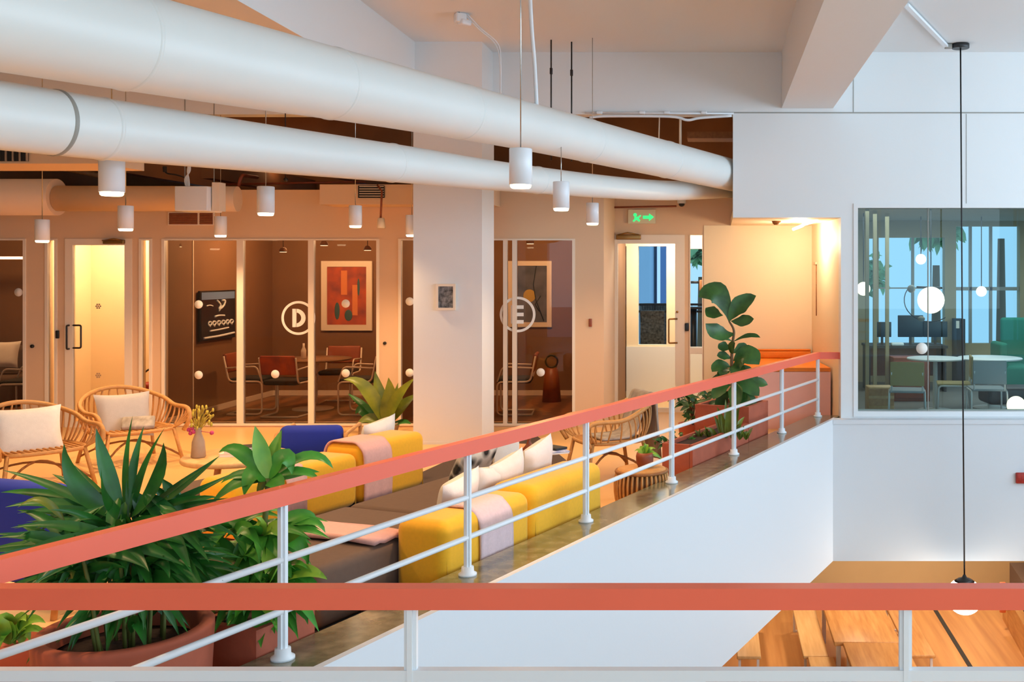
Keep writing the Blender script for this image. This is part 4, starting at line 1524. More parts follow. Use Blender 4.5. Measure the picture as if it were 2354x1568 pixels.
ex = [(147, 1020, (150, 1130), .075, -.1), (221, 985, (235, 1060), .06, -.05), (233, 1078, (235, 1150), .055, -.25), (305, 956, (285, 1060), .036, 0.05),
      (331, 979, (300, 1070), .036, .1), (379, 983, (320, 1080), .04, -.05), (376, 1018, (385, 1120), .085, -.1), (505, 1048, (420, 1120), .05, 0.0),
      (540, 1086, (440, 1140), .04, .05), (490, 1140, (400, 1150), .045, -.1), (525, 1145, (430, 1160), .03, 0.05), (470, 1075, (400, 1130), .06, -.15),
      (6, 1081, (130, 1110), .04, 0.0), (2, 1132, (110, 1120), .05, .05), (12, 1166, (130, 1140), .055, -.1), (40, 1180, (150, 1160), .04, -.15), (65, 1205, (160, 1170), .04, .1),
      (32, 1216, (130, 1190), .03, -.2), (95, 1252, (180, 1210), .05, -.2), (60, 1200, (160, 1190), .03, -.1), (120, 1090, (190, 1120), .05, .1),
      (172, 1070, (200, 1120), .05, .15), (500, 1225, (420, 1200), .06, -.2), (555, 1283, (450, 1240), .03, -.15), (505, 1255, (430, 1220), .05, .0), (540, 1300, (460, 1260), .035, -.1),
      (390, 1330, (380, 1270), .05, -.25), (420, 1335, (400, 1270), .055, -.2), (470, 1320, (440, 1260), .035, -.15), (290, 1310, (280, 1260), .06, -.25),
      (150, 1340, (190, 1270), .05, -.2), (130, 1330, (170, 1260), .04, -.1), (210, 1380, (240, 1290), .05, -.15), (60, 1430, (150, 1300), .045, -.1), (455, 1390, (430, 1300), .045, -.2),
      (330, 1450, (340, 1350), .05, -.2), (255, 1475, (300, 1420), .03, -.22), (405, 1440, (390, 1360), .05, -.15), (432, 1455, (400, 1400), .03, -.2), (40, 1425, (110, 1370), .03, -.1), (270, 1400, (270, 1330), .04, -.2)]
for px, py, c, W, dd in ex:
    if py < 1260:
        b = P(290 + (px - 290) * 0.12, 1190, yb + rr(-.05, .05))
    else:
        b = P(290 + (px - 290) * 0.35, 1300, yb + dd * 0.5)
    tip_leaf(q, b, px, py, yb + dd, W, ctrl=c, shape=0.85)
for k in range(110):
    px, py = rr(70, 520), rr(1235, 1400)
    e = P(px, py, yb + rr(-.3, .3))
    b = P(295 + (px - 295) * rr(.25, .5), py - rr(60, 150), yb + (e.y - yb) * .4)
    q.leaf(b, (b + e) / 2 + Vector((0, 0, rr(.02, .07))), e, rr(.03, .06), nrm_cam(.4), .8, 7, .18)
for k in range(26):
    a = rr(0, 6.28)
    b = pc0 + Vector((.1 * math.cos(a), .1 * math.sin(a), rr(.42, .62)))
    e = pc0 + Vector((rr(.16, .27) * math.cos(a), rr(.16, .27) * math.sin(a), rr(.37, .5)))
    q.leaf(b, (b + e) / 2 + Vector((0, 0, .07)), e, rr(.03, .05), nrm_cam(.4), .8, 7, .18)
q.build('foliage', 'leaf_dark', g)
st.build('stems', 'stem_green', g)
o = MB()
tip_leaf(o, P(105, 1495, 4.3), 60, 1528, 4.3, 0.035, ctrl=(75, 1500))
tip_leaf(o, P(150, 1250, 4.3), 100, 1262, 4.28, 0.04)
tip_leaf(o, P(150, 1200, 4.3), 40, 1168, 4.28, 0.03)
o.build('yellow_leaf', 'leaf_olive', g)

# little creeping plant at the far left -----------------------------------
cp = Vector((X(40, 5.05), 5.05, 0))
g = thing('creeping_plant', 'low light green plant on the floor left of the round pot', 'potted plant', cp)
MB().lathe([(0.0, 0), (0.12, 0), (0.15, 0.16), (0.15, 0.18), (0.13, 0.18), (0.12, 0.15), (0.0, 0.15)], cp, 28).build('pot', 'terracotta', g)
q = MB()
for px, py, W in ((5, 1448, .06), (60, 1428, .07), (105, 1432, .07), (110, 1462, .05), (20, 1470, .06), (-30, 1440, .08), (80, 1450, .06), (45, 1418, .05), (-10, 1425, .06), (70, 1475, .05), (0, 1490, .05)):
    tip_leaf(q, cp + Vector((rr(-.04, .04), rr(-.04, .04), 0.16)), px, py, 5.0 + rr(-.1, .1), W, 0.1)
q.build('foliage', 'leaf_bright', g)

# leafy plant in the long planter --------------------------------------------
pa, pb = -0.02, 0.34
cpl = R((pa + pb) / 2, -0.33, 0)
g = thing('planter_plant', 'bright broad leaved plant in a long terracotta planter by the first post', 'potted plant', cpl, ANG)
bw = 0.36
zt = 0.335
q = MB()
for dd in (-0.135, -0.135 - bw + 0.03):
    q.obox(R((pa + pb) / 2, dd - 0.015, zt / 2), (pb - pa, 0.03, zt), ANG)
for tt in (pa + 0.015, pb - 0.015):
    q.obox(R(tt, -0.135 - bw / 2, zt / 2), (0.03, bw - 0.06, zt), ANG)
q.obox(R((pa + pb) / 2, -0.135 - bw / 2, 0.02), (pb - pa - 0.06, bw - 0.06, 0.04), ANG)
q.build('planter', 'terracotta', g)
MB().obox(R((pa + pb) / 2, -0.135 - bw / 2, zt - 0.05), (pb - pa - 0.06, bw - 0.06, 0.03), ANG).build('soil', 'soil', g)
dl = cpl.y
q, q3, st = MB(), MB(), MB()
h1, h2, h3 = P(617, 1105, dl), P(600, 1235, dl), P(598, 1360, dl)
base = Vector((cpl.x, cpl.y, 0.3))
st.tube(arc3(base, P(604, 1250, dl), P(617, 1100, dl), 8), 0.014, 8)
st.tube(arc3(base + Vector((0.08, 0.06, 0)), P(650, 1300, dl + .1), P(668, 1215, dl + .1), 6), 0.011, 8)
st.tube(arc3(base - Vector((0.06, 0.0, 0)), P(560, 1330, dl), P(560, 1235, dl), 6), 0.011, 8)
st.build('stems', 'stem_green', g)
brt = [(h1, 586, 979, (598, 1030), .075, 0.0), (h1, 648, 988, (628, 1040), .08, .08), (h2, 655, 1245, (640, 1190), .08, -.1), (h2, 610, 1320, (630, 1260), .09, -.15), (h3, 752, 1332, (690, 1290), .10, -.15),
       (h2, 700, 1220, (655, 1260), .07, -.05), (h2, 588, 1190, (598, 1200), .07, -.1), (h3, 640, 1300, (640, 1320), .09, -.15), (h3, 625, 1430, (622, 1380), .08, -.25)]
for b, px, py, c, W, dd in brt:
    tip_leaf(q3, b, px, py, dl + dd, W, ctrl=c, shape=0.95, fold=0.12)
mid = [(h1, 672, 1092, (664, 1008), .11, 0.0), (h1, 561, 1141, (578, 1062), .13, -.05), (h1, 503, 1040, (545, 1005), .075, .05), (h1, 507, 1112, (545, 1075), .06, 0.02), (h1, 478, 1168, (545, 1090), .08, -.03),
       (h1, 766, 1077, (722, 1012), .085, .08), (h1, 738, 1108, (696, 1066), .075, .03), (h1, 648, 1140, (640, 1100), .09, -.1), (h1, 735, 1085, (680, 1080), .07, .12), (h1, 590, 1150, (600, 1120), .08, .1),
       (h2, 505, 1180, (550, 1190), .075, .1), (h2, 565, 1290, (560, 1240), .10, -.1), (h2, 533, 1282, (560, 1250), .08, -.05), (h2, 748, 1225, (728, 1170), .07, .02), (h2, 708, 1305, (712, 1225), .08, 0.0),
       (h2, 727, 1190, (700, 1165), .08, .05), (h2, 655, 1200, (635, 1190), .08, .15), (h2, 560, 1200, (575, 1215), .09, .15), (h2, 600, 1340, (590, 1290), .09, -.18), (h2, 670, 1330, (650, 1280), .1, -.1),
       (h3, 735, 1350, (690, 1310), .09, -.05), (h3, 500, 1345, (550, 1320), .09, 0.0), (h3, 520, 1440, (540, 1380), .09, -.1), (h3, 700, 1365, (660, 1330), .09, 0.05), (h3, 708, 1436, (700, 1370), .07, -.1),
       (h3, 600, 1490, (598, 1430), .075, -.26), (h3, 540, 1420, (560, 1385), .08, -.2), (h3, 640, 1460, (634, 1400), .07, -.26), (h3, 660, 1400, (640, 1370), .08, .1), (h3, 480, 1400, (530, 1360), .08, .1)]
for b, px, py, c, W, dd in mid:
    tip_leaf(q, b, px, py, dl + dd, W * 0.9, ctrl=c, shape=0.85, fold=0.16)
for k in range(90):
    b = random.choice((h2, h3, h3, P(550, 1290, dl), P(640, 1330, dl), P(535, 1220, dl)))
    a, el, L = rr(0, 6.28), rr(-0.75, 0.35), rr(0.22, 0.36)
    tip = b + Vector((L * math.cos(a) * math.cos(el), L * 0.7 * math.sin(a) * math.cos(el), L * math.sin(el)))
    q.leaf(b, (b + tip) / 2 + Vector((0, 0, 0.09)), tip, rr(.045, .075), nrm_cam(.5), 0.8, 8, 0.16)
for k in range(46):
    px, py = rr(485, 735), rr(1385, 1475)
    b = P(600 + (px - 600) * .45, rr(1330, 1380), dl + rr(-.1, .05))
    e = P(px, py, dl + rr(-.22, .0))
    q.leaf(b, (b + e) / 2 + Vector((0, 0, rr(.03, .08))), e, rr(.05, .08), nrm_cam(.4), .8, 8, .16)
q.build('foliage', 'leaf_mid', g)
q3.build('young_foliage', 'leaf_bright', g)

# big leaved plant left of the column --------------------------------------------
d = 12.55
bp = Vector((X(885, d), d, 0))
g = thing('broad_leaf_plant', 'olive green broad leaved plant standing behind the sofa left of the column', 'potted plant', bp)
MB().lathe([(0, 0), (0.14, 0), (0.17, 0.12), (0.17, 0.14), (0.15, 0.14), (0.14, 0.1), (0, 0.1)], bp, 30).build('pot', 'stoneware', g)
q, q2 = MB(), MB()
b = P(888, 985, d)
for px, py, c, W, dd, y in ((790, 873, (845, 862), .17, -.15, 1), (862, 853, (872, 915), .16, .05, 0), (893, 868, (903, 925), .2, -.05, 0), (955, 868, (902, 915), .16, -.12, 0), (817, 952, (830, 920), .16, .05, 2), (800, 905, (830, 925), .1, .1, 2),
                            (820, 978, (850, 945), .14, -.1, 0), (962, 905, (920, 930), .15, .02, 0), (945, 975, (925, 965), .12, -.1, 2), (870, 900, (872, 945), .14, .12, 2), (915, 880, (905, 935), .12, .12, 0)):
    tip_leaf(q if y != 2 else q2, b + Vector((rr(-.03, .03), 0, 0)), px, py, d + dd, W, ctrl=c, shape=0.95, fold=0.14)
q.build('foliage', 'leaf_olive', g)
q2.build('dark_foliage', 'leaf_dark', g)  # leaves in a darker green
st = MB()
for k in range(8):
    st.tube([bp + Vector((rr(-.05, .05), rr(-.05, .05), 0.1)), b + Vector((rr(-.05, .05), rr(-.05, .05), rr(-.05, .05)))], 0.008, 6)
st.build('stems', 'stem_green', g)

# fiddle leaf fig ------------------------------------------------------------------
ft = t_at(1683, -0.46)
fc = R(ft, -0.46, 0)
g = thing('fig_tree', 'tall fiddle leaf fig in a square terracotta planter at the end of the railing', 'potted plant', fc, ANG)
hs, zt = 0.30, 0.56
q = MB()
for s in (-1, 1):
    q.obox(R(ft, -0.46 + s * (hs - 0.02), zt / 2), (2 * hs, 0.04, zt), ANG)
    q.obox(R(ft + s * (hs - 0.02), -0.46, zt / 2), (0.04, 2 * hs - 0.08, zt), ANG)
q.obox(R(ft, -0.46, 0.02), (2 * hs - 0.08, 2 * hs - 0.08, 0.04), ANG)
q.build('planter', 'terracotta', g)
MB().obox(R(ft, -0.46, zt - 0.05), (2 * hs - 0.08, 2 * hs - 0.08, 0.03), ANG).build('soil', 'soil', g)
d = fc.y
tr = catmull([fc + Vector((0, 0, zt - 0.05)), P(1684, 880, d), P(1682, 830, d), P(1684, 790, d), P(1687, 760, d), P(1676, 738, d)], 6)
MB().tube(tr, [0.022 - 0.012 * i / (len(tr) - 1) for i in range(len(tr))], 8).build('stem', 'stem_brown', g)
q = MB()
figs = [(1676, 740, 1606, 683, (1662, 645), .25, 0.0, 1.2), (1676, 740, 1738, 680, (1688, 700), .19, -.05, 1.1), (1680, 738, 1733, 733, (1705, 742), .14, -.1, 1.2), (1662, 725, 1622, 708, (1640, 725), .14, .08, 1.0),
        (1690, 766, 1622, 744, (1655, 780), .18, -.1, .8), (1684, 812, 1722, 800, (1705, 800), .14, .06, 1.0), (1682, 850, 1712, 835, (1700, 835), .16, -.1, 1.0), (1680, 872, 1650, 868, (1662, 862), .15, -.15, 1.0), (1684, 905, 1705, 925, (1700, 900), .16, -.12, 1.0), (1684, 905, 1738, 938, (1715, 900), .14, 0, 1.0), (1684, 785, 1638, 775, (1660, 772), .06, -.08, .9), (1684, 787, 1748, 776, (1722, 762), .055, -.12, 1.1), (1684, 800, 1652, 790, (1660, 800), .12, 0.0, 1.0),
        (1682, 815, 1690, 788, (1680, 800), .12, -.15, 1.0), (1682, 825, 1648, 818, (1664, 815), .10, -.05, 1.0), (1686, 830, 1745, 838, (1715, 800), .24, -.1, 1.0), (1684, 840, 1700, 868, (1695, 845), .18, -.2, 1.0),
        (1680, 845, 1637, 855, (1655, 830), .14, -.08, 1.0), (1678, 850, 1655, 862, (1665, 850), .12, -.15, 1.0), (1684, 860, 1732, 862, (1710, 850), .16, 0.05, 1.0), (1682, 880, 1745, 910, (1715, 875), .18, -.05, 1.0),
        (1680, 885, 1640, 918, (1655, 885), .15, -.1, 1.0), (1684, 900, 1728, 952, (1715, 910), .12, -.15, 1.0), (1682, 900, 1650, 945, (1660, 910), .14, .05, 1.0), (1684, 880, 1690, 940, (1695, 890), .16, -.2, 1.0),
        (1680, 870, 1630, 890, (1655, 865), .13, .08, 1.0), (1686, 890, 1765, 885, (1735, 870), .12, .1, 1.0)]
for bx_, by_, px, py, c, W, dd, sh in figs:
    q.leaf(P(bx_, by_, d), P(c[0], c[1], d + dd / 2), P(px, py, d + dd), W, Vector((rr(-.25, .25), -0.85, 0.5)).normalized(), 1.35, 12, 0.10, 0.06)
q.build('foliage', 'leaf_fig', g)

# low box with small plants in front of the fig ---------------------------------------
la, lb = t_at(1594, -0.14), t_at(1722, -0.14)
lb = min(lb, ft - hs - 0.03)
c = R((la + lb) / 2, -0.29, 0)
g = thing('planter_box', 'long low terracotta box with small plants in front of the fig', 'potted plant', c, ANG)
q = MB()
zt, bw = 0.40, 0.3
for dd in (-0.15, -0.15 - bw + 0.03):
    q.obox(R((la + lb) / 2, dd - 0.012, zt / 2), (lb - la, 0.03, zt), ANG)
for tt in (la + 0.015, lb - 0.015):
    q.obox(R(tt, -0.15 - bw / 2, zt / 2), (0.03, bw - 0.06, zt), ANG)
q.obox(R((la + lb) / 2, -0.15 - bw / 2, 0.02), (lb - la - 0.06, bw - 0.06, 0.04), ANG)
q.build('planter', 'terracotta', g)
MB().obox(R((la + lb) / 2, -0.15 - bw / 2, zt - 0.05), (lb - la - 0.06, bw - 0.06, 0.03), ANG).build('soil', 'soil', g)
q, q2 = MB(), MB()
d = c.y
for px, py, bx_, W in ((1655, 945, 1668, .05), (1690, 900, 1670, .08), (1640, 955, 1660, .05), (1648, 935, 1668, .06), (1705, 975, 1680, .05), (1668, 918, 1668, .05), (1700, 935, 1680, .06), (1620, 985, 1650, .04), (1712, 958, 1685, .05)):
    tip_leaf(q, P(bx_, 1008, d), px, py, d + rr(-.1, .1), W, 0.06)
for px in (1610, 1630, 1700, 1715):
    for k in range(7):
        tip_leaf(q, P(px, 1012, d), px + rr(-18, 18), 1000 - rr(0, 22), d + rr(-.1, .1), .03, 0.04)
q.build('foliage', 'leaf_olive', g)

# shrub left of the fig, on a red stand --------------------------------------------------
d = 11.4
c = Vector((X(1592, d), d, 0))
g = thing('leafy_shrub', 'spreading small leaved plant left of the fig, in front of the side glass', 'potted plant', c)
MB().lathe([(0, 0.0), (0.13, 0), (0.155, 0.28), (0.155, 0.30), (0.13, 0.30), (0.12, 0.26), (0, 0.26)], c, 28).build('pot', 'terracotta', g)
q, st = MB(), MB()
b = c + Vector((0, 0, 0.27))
for k in range(26):
    px, py = rr(1555, 1650), rr(895, 965)
    e = P(px, py, d + rr(-.2, .2))
    st.tube(arc3(b, (b + e) / 2 + Vector((0, 0, 0.1)), e, 5), 0.004, 5)
    for j in range(4):
        a = rr(0, 6.28)
        tip = e + Vector((0.10 * math.cos(a), 0.06 * math.sin(a), rr(-.09, .04)))
        q.leaf(e, (e + tip) / 2 + Vector((0, 0, .02)), tip, rr(.03, .055), nrm_cam(.5), 0.9, 6, 0.1)
for px, py in ((1548, 940), (1552, 930), (1560, 925), (1655, 925)):
    tip_leaf(q, P(1585, 930, d), px, py, d - .1, .05, 0.05)
q.build('foliage', 'leaf_fig', g)
st.build('stems', 'stem_brown', g)

# long twigs reaching out near the kerb ---------------------------------------------------
d = 9.9
c = Vector((X(1566, d), d, 0))
g = thing('trailing_plant', 'dark trailing sprig reaching out over the floor right of the woven stool', 'potted plant', c)
MB().lathe([(0, 0), (0.06, 0), (0.08, 0.14), (0.08, 0.15), (0.065, 0.15), (0.06, 0.12), (0, 0.12)], c, 24).build('pot', 'terracotta', g)
q, st = MB(), MB()
b = c + Vector((0, 0, 0.13))
for px, py in ((1508, 1018), (1512, 1006), (1545, 1000), (1527, 1022), (1570, 998), (1590, 1005), (1552, 1008)):
    e = P(px, py, d + rr(-.05, .05))
    st.tube(arc3(b, (b + e) / 2 + Vector((0, 0, .09)), e, 6), 0.004, 5)
    for j in range(3):
        t = 0.6 + 0.2 * j
        p = b.lerp(e, t) + Vector((0, 0, .09 * 4 * t * (1 - t) * .5))
        tip = e + Vector((rr(-.06, .06), rr(-.05, .05), rr(-.05, .05)))
        q.leaf(p, (p + tip) / 2 + Vector((0, 0, .02)), tip, rr(.025, .045), nrm_cam(.5), 0.9, 6, 0.1)
q.build('foliage', 'leaf_dark', g)
st.build('stems', 'stem_brown', g)

# small plant on the woven stool ------------------------------------------------------------
c = Vector((X(1482, 8.72), 8.72, 0.322))
g = thing('small_potted_plant', 'small leafy plant in a glossy brown pot on the woven stool', 'potted plant', c)
MB().lathe([(0, 0), (0.052, 0), (0.07, 0.03), (0.074, 0.09), (0.066, 0.12), (0.056, 0.12), (0.056, 0.09), (0, 0.09)], c, 28).build('pot', 'brown_leather', g)
q = MB()
for px, py, W in ((1463, 1045, .045), (1478, 1018, .05), (1490, 1022, .05), (1503, 1035, .045), (1512, 1048, .05), (1522, 1056, .04), (1470, 1030, .05), (1485, 1030, .06), (1497, 1048, .05), (1508, 1032, .03), (1475, 1045, .05), (1458, 1038, .03)):
    tip_leaf(q, c + Vector((rr(-.02, .02), rr(-.02, .02), 0.1)), px, py, 8.72 + rr(-.08, .08), W, 0.05)
q.build('foliage', 'leaf_bright', g)

# ------------------------------------------------------------------ meeting rooms


def tube_chair(label, loc, rz, back_m='brown_leather', group=None, w=0.50):
    """cantilever chair, its front looks along local -y"""
    g = thing('cantilever_chair', label, 'chair', loc, rz, group)
    M = WORLD[g.name]
    hw = w / 2

    def at(x, y, z):
        return M @ Vector((x, y, z))
    for s in (-1, 1):
        p = rnd_path([at(s * hw, 0.27, 0.80), at(s * hw, 0.20, 0.455), at(s * hw, -0.24, 0.455), at(s * hw, -0.24, 0.014), at(s * hw, 0.22, 0.014)], 0.07, 5)
        MB().tube(p, 0.0125, 8).build('side_frame', 'frame_white', g)
        p = rnd_path([at(s * hw, 0.235, 0.64), at(s * hw, -0.17, 0.66), at(s * hw, -0.24, 0.46)], 0.06, 5)
        MB().tube(p, 0.011, 8).build('arm', 'frame_white', g)
    MB().tube([at(-hw, 0.22, 0.014), at(hw, 0.22, 0.014)], 0.0125, 8).build('floor_bar', 'frame_white', g)
    MB().rbox(at(0, -0.02, 0.465), (w - 0.03, 0.46, 0.07), rz, 0.03, 3).build('seat', 'black_fabric', g)
    Mb = Matrix.Rotation(rz, 3, 'Z') @ Matrix.Rotation(-0.2, 3, 'X')
    MB().rbox(at(0, 0.245, 0.70), (w - 0.02, 0.05, 0.26), rz, 0.022, 3, m=Mb).build('backrest', back_m, g)
    return g


mr = 'tubular chairs in the room with letter D'
tube_chair('tubular steel chair with patterned orange back, seen from behind under letter D', (X(660, 14.05), 14.05, 0.012), math.radians(176), 'art_red', mr)
tube_chair('tubular steel chair at the left end of the meeting table, beside a mullion', (X(578, 14.35), 14.35, 0.012), math.radians(92), 'brown_leather', mr)
tube_chair('tubular steel chair with red brown back on the far side of the meeting table', (X(780, 15.4), 15.4, 0.012), math.radians(4), 'brown_leather', mr)
tube_chair('tubular steel chair at the right end of the meeting table, behind the broad leaves', (X(832, 14.3), 14.3, 0.012), math.radians(-88), 'brown_leather', mr)
tcn = Vector((X(720, 14.75), 14.75, 0.012))
g = thing('meeting_table', 'round topped meeting table behind letter D', 'table', tcn)
MB().lathe([(0, 0.69), (0.5, 0.69), (0.52, 0.7), (0.52, 0.715), (0, 0.715)], tcn, 40).build('table_top', 'dark_room_paint', g)
MB().lathe([(0.28, 0), (0.28, 0.015), (0.04, 0.04), (0.035, 0.69)], tcn, 28).build('pedestal', 'frame_white', g)
c = tcn + Vector((0.0, -0.1, 0.715))
c.x = X(698, 14.65)
tag(MB().lathe([(0.03, 0), (0.036, 0.01), (0.036, 0.12), (0.014, 0.17), (0.014, 0.22), (0, 0.22)], c, 20).build('bottle', 'frame_white'), 'pale bottle standing on the meeting table', 'bottle')

g = thing('picture_frame', 'large abstract red and orange painting in room D', 'picture', P(796, 680, 16.36))
d = 16.36
x0, x1, z0, z1 = X(738, d), X(855, d), Z(760, d), Z(600, d)
q = MB()
f = 0.09
q.box(x0, x0 + f, d, d + .04, z0, z1).box(x1 - f, x1, d, d + .04, z0, z1).box(x0 + f, x1 - f, d, d + .04, z0, z0 + f).box(x0 + f, x1 - f, d, d + .04, z1 - f, z1)
q.build('frame', 'frame_white', g)
o = MB().box(x0 + f, x1 - f, d + .02, d + .04, z0 + f, z1 - f).build('canvas', 'art_red', g)
q = MB()
for px, py, w_, h_ in ((790, 650, 14, 56), (815, 690, 12, 70)):
    q.box(X(px - w_ / 2, d), X(px + w_ / 2, d), d + .016, d + .021, Z(py + h_ / 2, d), Z(py - h_ / 2, d))
q.build('orange_strokes', 'art_orange', o)
q = MB()
for px, py, w_, h_ in ((801, 725, 18, 26), (775, 715, 12, 40), (824, 660, 6, 40)):
    q.ball(P(px, py, d + .018), 1, 14, 8, (w_ / 2 / F * d, 0.004, h_ / 2 / F * d))
q.build('teal_strokes', 'art_teal', o)
g = thing('picture_frame', 'abstract grey and yellow picture in a pale frame in room E', 'picture', P(1222, 676, 16.36))
x0, x1, z0, z1 = X(1168, d), X(1268, d), Z(752, d), Z(600, d)
f = 0.075
q = MB()
q.box(x0, x0 + f, d, d + .04, z0, z1).box(x1 - f, x1, d, d + .04, z0, z1).box(x0 + f, x1 - f, d, d + .04, z0, z0 + f).box(x0 + f, x1 - f, d, d + .04, z1 - f, z1)
q.build('frame', 'frame_white', g)
o = MB().box(x0 + f, x1 - f, d + .02, d + .04, z0 + f, z1 - f).build('canvas', 'art_grey', g)
MB().ball(P(1217, 680, d + .018), 1, 18, 8, (0.10, 0.004, 0.1)).build('yellow_patch', 'art_yellow', o)
q = MB().tube([P(1233, 610, d + .015), P(1226, 655, d + .015), P(1232, 690, d + .015), P(1250, 738, d + .015)], 0.008, 6)
q.tube([P(1243, 680, d + .015), P(1230, 700, d + .015), P(1240, 716, d + .015)], 0.007, 6)
q.build('dark_strokes', 'ink', o)
tube_chair('tubular steel chair alone in the room with letter E', (X(1188, 14.3), 14.3, 0.012), math.radians(-84), 'brown_leather')
g = thing('floor_stand', 'dim tapered stand with a ring on top in room E', 'stand', (X(1268, 15.6), 15.6, 0.012))
c = Vector((X(1268, 15.6), 15.6, 0.012))
MB().lathe([(0.14, 0), (0.12, 0.3), (0.09, 0.5), (0, 0.5)], c, 24).build('base', 'brown_leather', g)
MB().tube([c + Vector((0.09 * math.cos(k * .26), 0, 0.6 + 0.09 * math.sin(k * .26))) for k in range(24)], 0.014, 8, closed=True).build('ring', 'dark_metal', g)

# writing screen on room D's side wall
xs = DL + 0.02
y0, y1 = xs * F / (455 - CX), xs * F / (536 - CX)
ym, zm = (y0 + y1) / 2, H - (724 - CY) / F * ((y0 + y1) / 2)
hz = 0.34
g = thing('wall_screen', 'black screen with chalk like white writing on the side wall of room D', 'screen', (xs, ym, zm))
MB().box(xs, xs + 0.03, y0, y1, zm - hz, zm + hz).build('frame', 'black_plastic', g)
MB().box(xs + 0.03, xs + 0.034, y0 + 0.02, y1 - 0.02, zm - hz + 0.02, zm + hz - 0.02).build('display', 'screen_black', g)
MB().box(xs + 0.034, xs + 0.036, y0 + 0.03, y1 - 0.03, zm + hz - 0.12, zm + hz - 0.02).build('blue_band', 'screen_blue', g)
q = MB()


def sy(u):
    return y0 + (y1 - y0) * u


def sz(v):
    return zm + hz - 2 * hz * v


def stroke(pts, r=0.009):
    q.tube(catmull([Vector((xs + 0.038, sy(u), sz(v))) for u, v in pts], 5), r, 6)


stroke([(.45, .2), (.55, .3), (.5, .38), (.62, .33), (.68, .22), (.58, .2)], .014)
stroke([(.5, .42), (.58, .34), (.66, .3)], .012)
stroke([(.15, .3), (.25, .29), (.33, .31)], .008)
stroke([(.38, .53), (.5, .51), (.66, .52)], .013)
for u in (.2, .32, .45, .58, .7, .82):
    stroke([(u, .66), (u + .05, .7), (u + .1, .65), (u + .04, .62), (u, .67), (u + .06, .72)], .011)
stroke([(.25, .81), (.5, .8), (.78, .78)], .012)
stroke([(.08, .94), (.5, .93), (.95, .9)], .016)
q.build('writing', 'chalk', g)
q = MB().box(DL, DL + 0.01, 13.9, 13.92, 0.1, 2.7).box(DL, DL + 0.01, 15.2, 15.22, 0.1, 2.7)
struct(q.build('trim_wall_panel', 'frame_white'))

# sofa and pillow in the left room
g = thing('room_sofa', 'dim brown sofa behind the glass at the far left edge', 'sofa', (X(-40, 15.2), 15.2, 0.012))
MB().rbox((X(-60, 15.2), 15.2, 0.25), (1.6, 0.8, 0.42), 0, 0.06, 4).build('seat', 'taupe_fabric', g)
MB().rbox((X(-60, 15.5), 15.62, 0.55), (1.6, 0.22, 0.6), 0, 0.07, 4).build('backrest', 'taupe_fabric', g)
cushion(8, 815, 15.15, 0.42, 0.40, -0.3, 0.2, 'cream_fabric', 'cream cushion on the sofa behind the far left glass')
tube_chair('tubular chair behind the glass at the far left edge', (X(62, 14.0), 14.0, 0.012), math.radians(-80), 'brown_leather')
g = thing('ceiling_strip_light', 'warm light strip glowing in the far left room', 'light', P(20, 592, 15.5))
MB().box(X(-60, 15.5), X(62, 15.5), 15.45, 15.55, Z(596, 15.5), Z(590, 15.5)).build('tube', 'soft_glow', g)
# red stool in the booth
c = Vector((X(338, 13.9), 13.9, 0))
g = thing('red_stool', 'red and white stool seen through the narrow glass right of the booth door', 'stool', c)
MB().lathe([(0.02, 0.0), (0.16, 0.0), (0.16, 0.02), (0.03, 0.05), (0.03, 0.42), (0.0, 0.42)], c, 24).build('base', 'red_paint', g)
MB().lathe([(0, 0.42), (0.17, 0.42), (0.18, 0.44), (0.18, 0.47), (0, 0.48)], c, 28).build('seat', 'red_paint', g)
MB().tube(arc3(c + Vector((-0.16, 0, 0.46)), c + Vector((0, 0.02, 0.64)), c + Vector((0.16, 0, 0.66)), 8), 0.012, 8).build('backrest', 'dark_metal', g)

# small glows in the room glass, built as hanging lamps
MD = [(409, 568, 13.6), (484, 597, 14.9), (651, 580, 14.2), (745, 565, 13.5), (845, 576, 14.0), (1219, 561, 13.6)]
for i, (px, py, d) in enumerate(MD):
    c = P(px, py, d)
    lab = ['first', 'second', 'third', 'fourth', 'fifth', 'only'][i]
    lab = f'{lab} small glow from the left in room D, built as a hanging lamp' if i < 5 else 'only small glow in room E, built as a hanging lamp'
    g = thing('room_glow', lab, 'pendant lamp', c, 0, 'small glows in the meeting rooms')
    MB().lathe([(0.0, 0.0), (0.045, 0.0), (0.045, 0.02)], c, 20).build('diffuser', 'soft_glow', g)
    MB().lathe([(0.05, 0.004), (0.052, 0.03), (0.03, 0.06), (0.0, 0.07)], c, 20).build('shade', 'dark_room_paint', g)
    MB().tube([c + Vector((0, 0, 0.06)), (c.x, c.y, 2.72)], 0.004, 6).build('cord', 'dark_metal', g)
for loc, pw in (((-6.0, 14.7, 2.55), 75), ((-4.8, 14.7, 2.55), 75), ((-2.6, 14.7, 2.55), 90), ((-10.0, 14.6, 2.55), 85)):
    point('room_fill', loc, pw, (1, .66, .36), .12)  # added points without fittings, to brighten the rooms behind the glass
area('booth_fill', (-7.75, 13.75, 2.7), (0, 0, 0), 1.2, 0.7, 46, (1, .82, .58))  # added panel with no fitting, makes the booth bright
area('porch_fill', (-0.6, 15.4, 2.7), (0, 0, 0), 1.0, 1.0, 70, (1, .88, .7))  # added panel with no fitting, whitens the porch wall
point('plenum_fill', (-6.5, 15.2, 3.5), 16, (1, .55, .25), .15)  # two added points warm the ceiling void, no bulbs built
point('plenum_fill', (-1.6, 15.0, 3.6), 9, (1, .55, .25), .15)

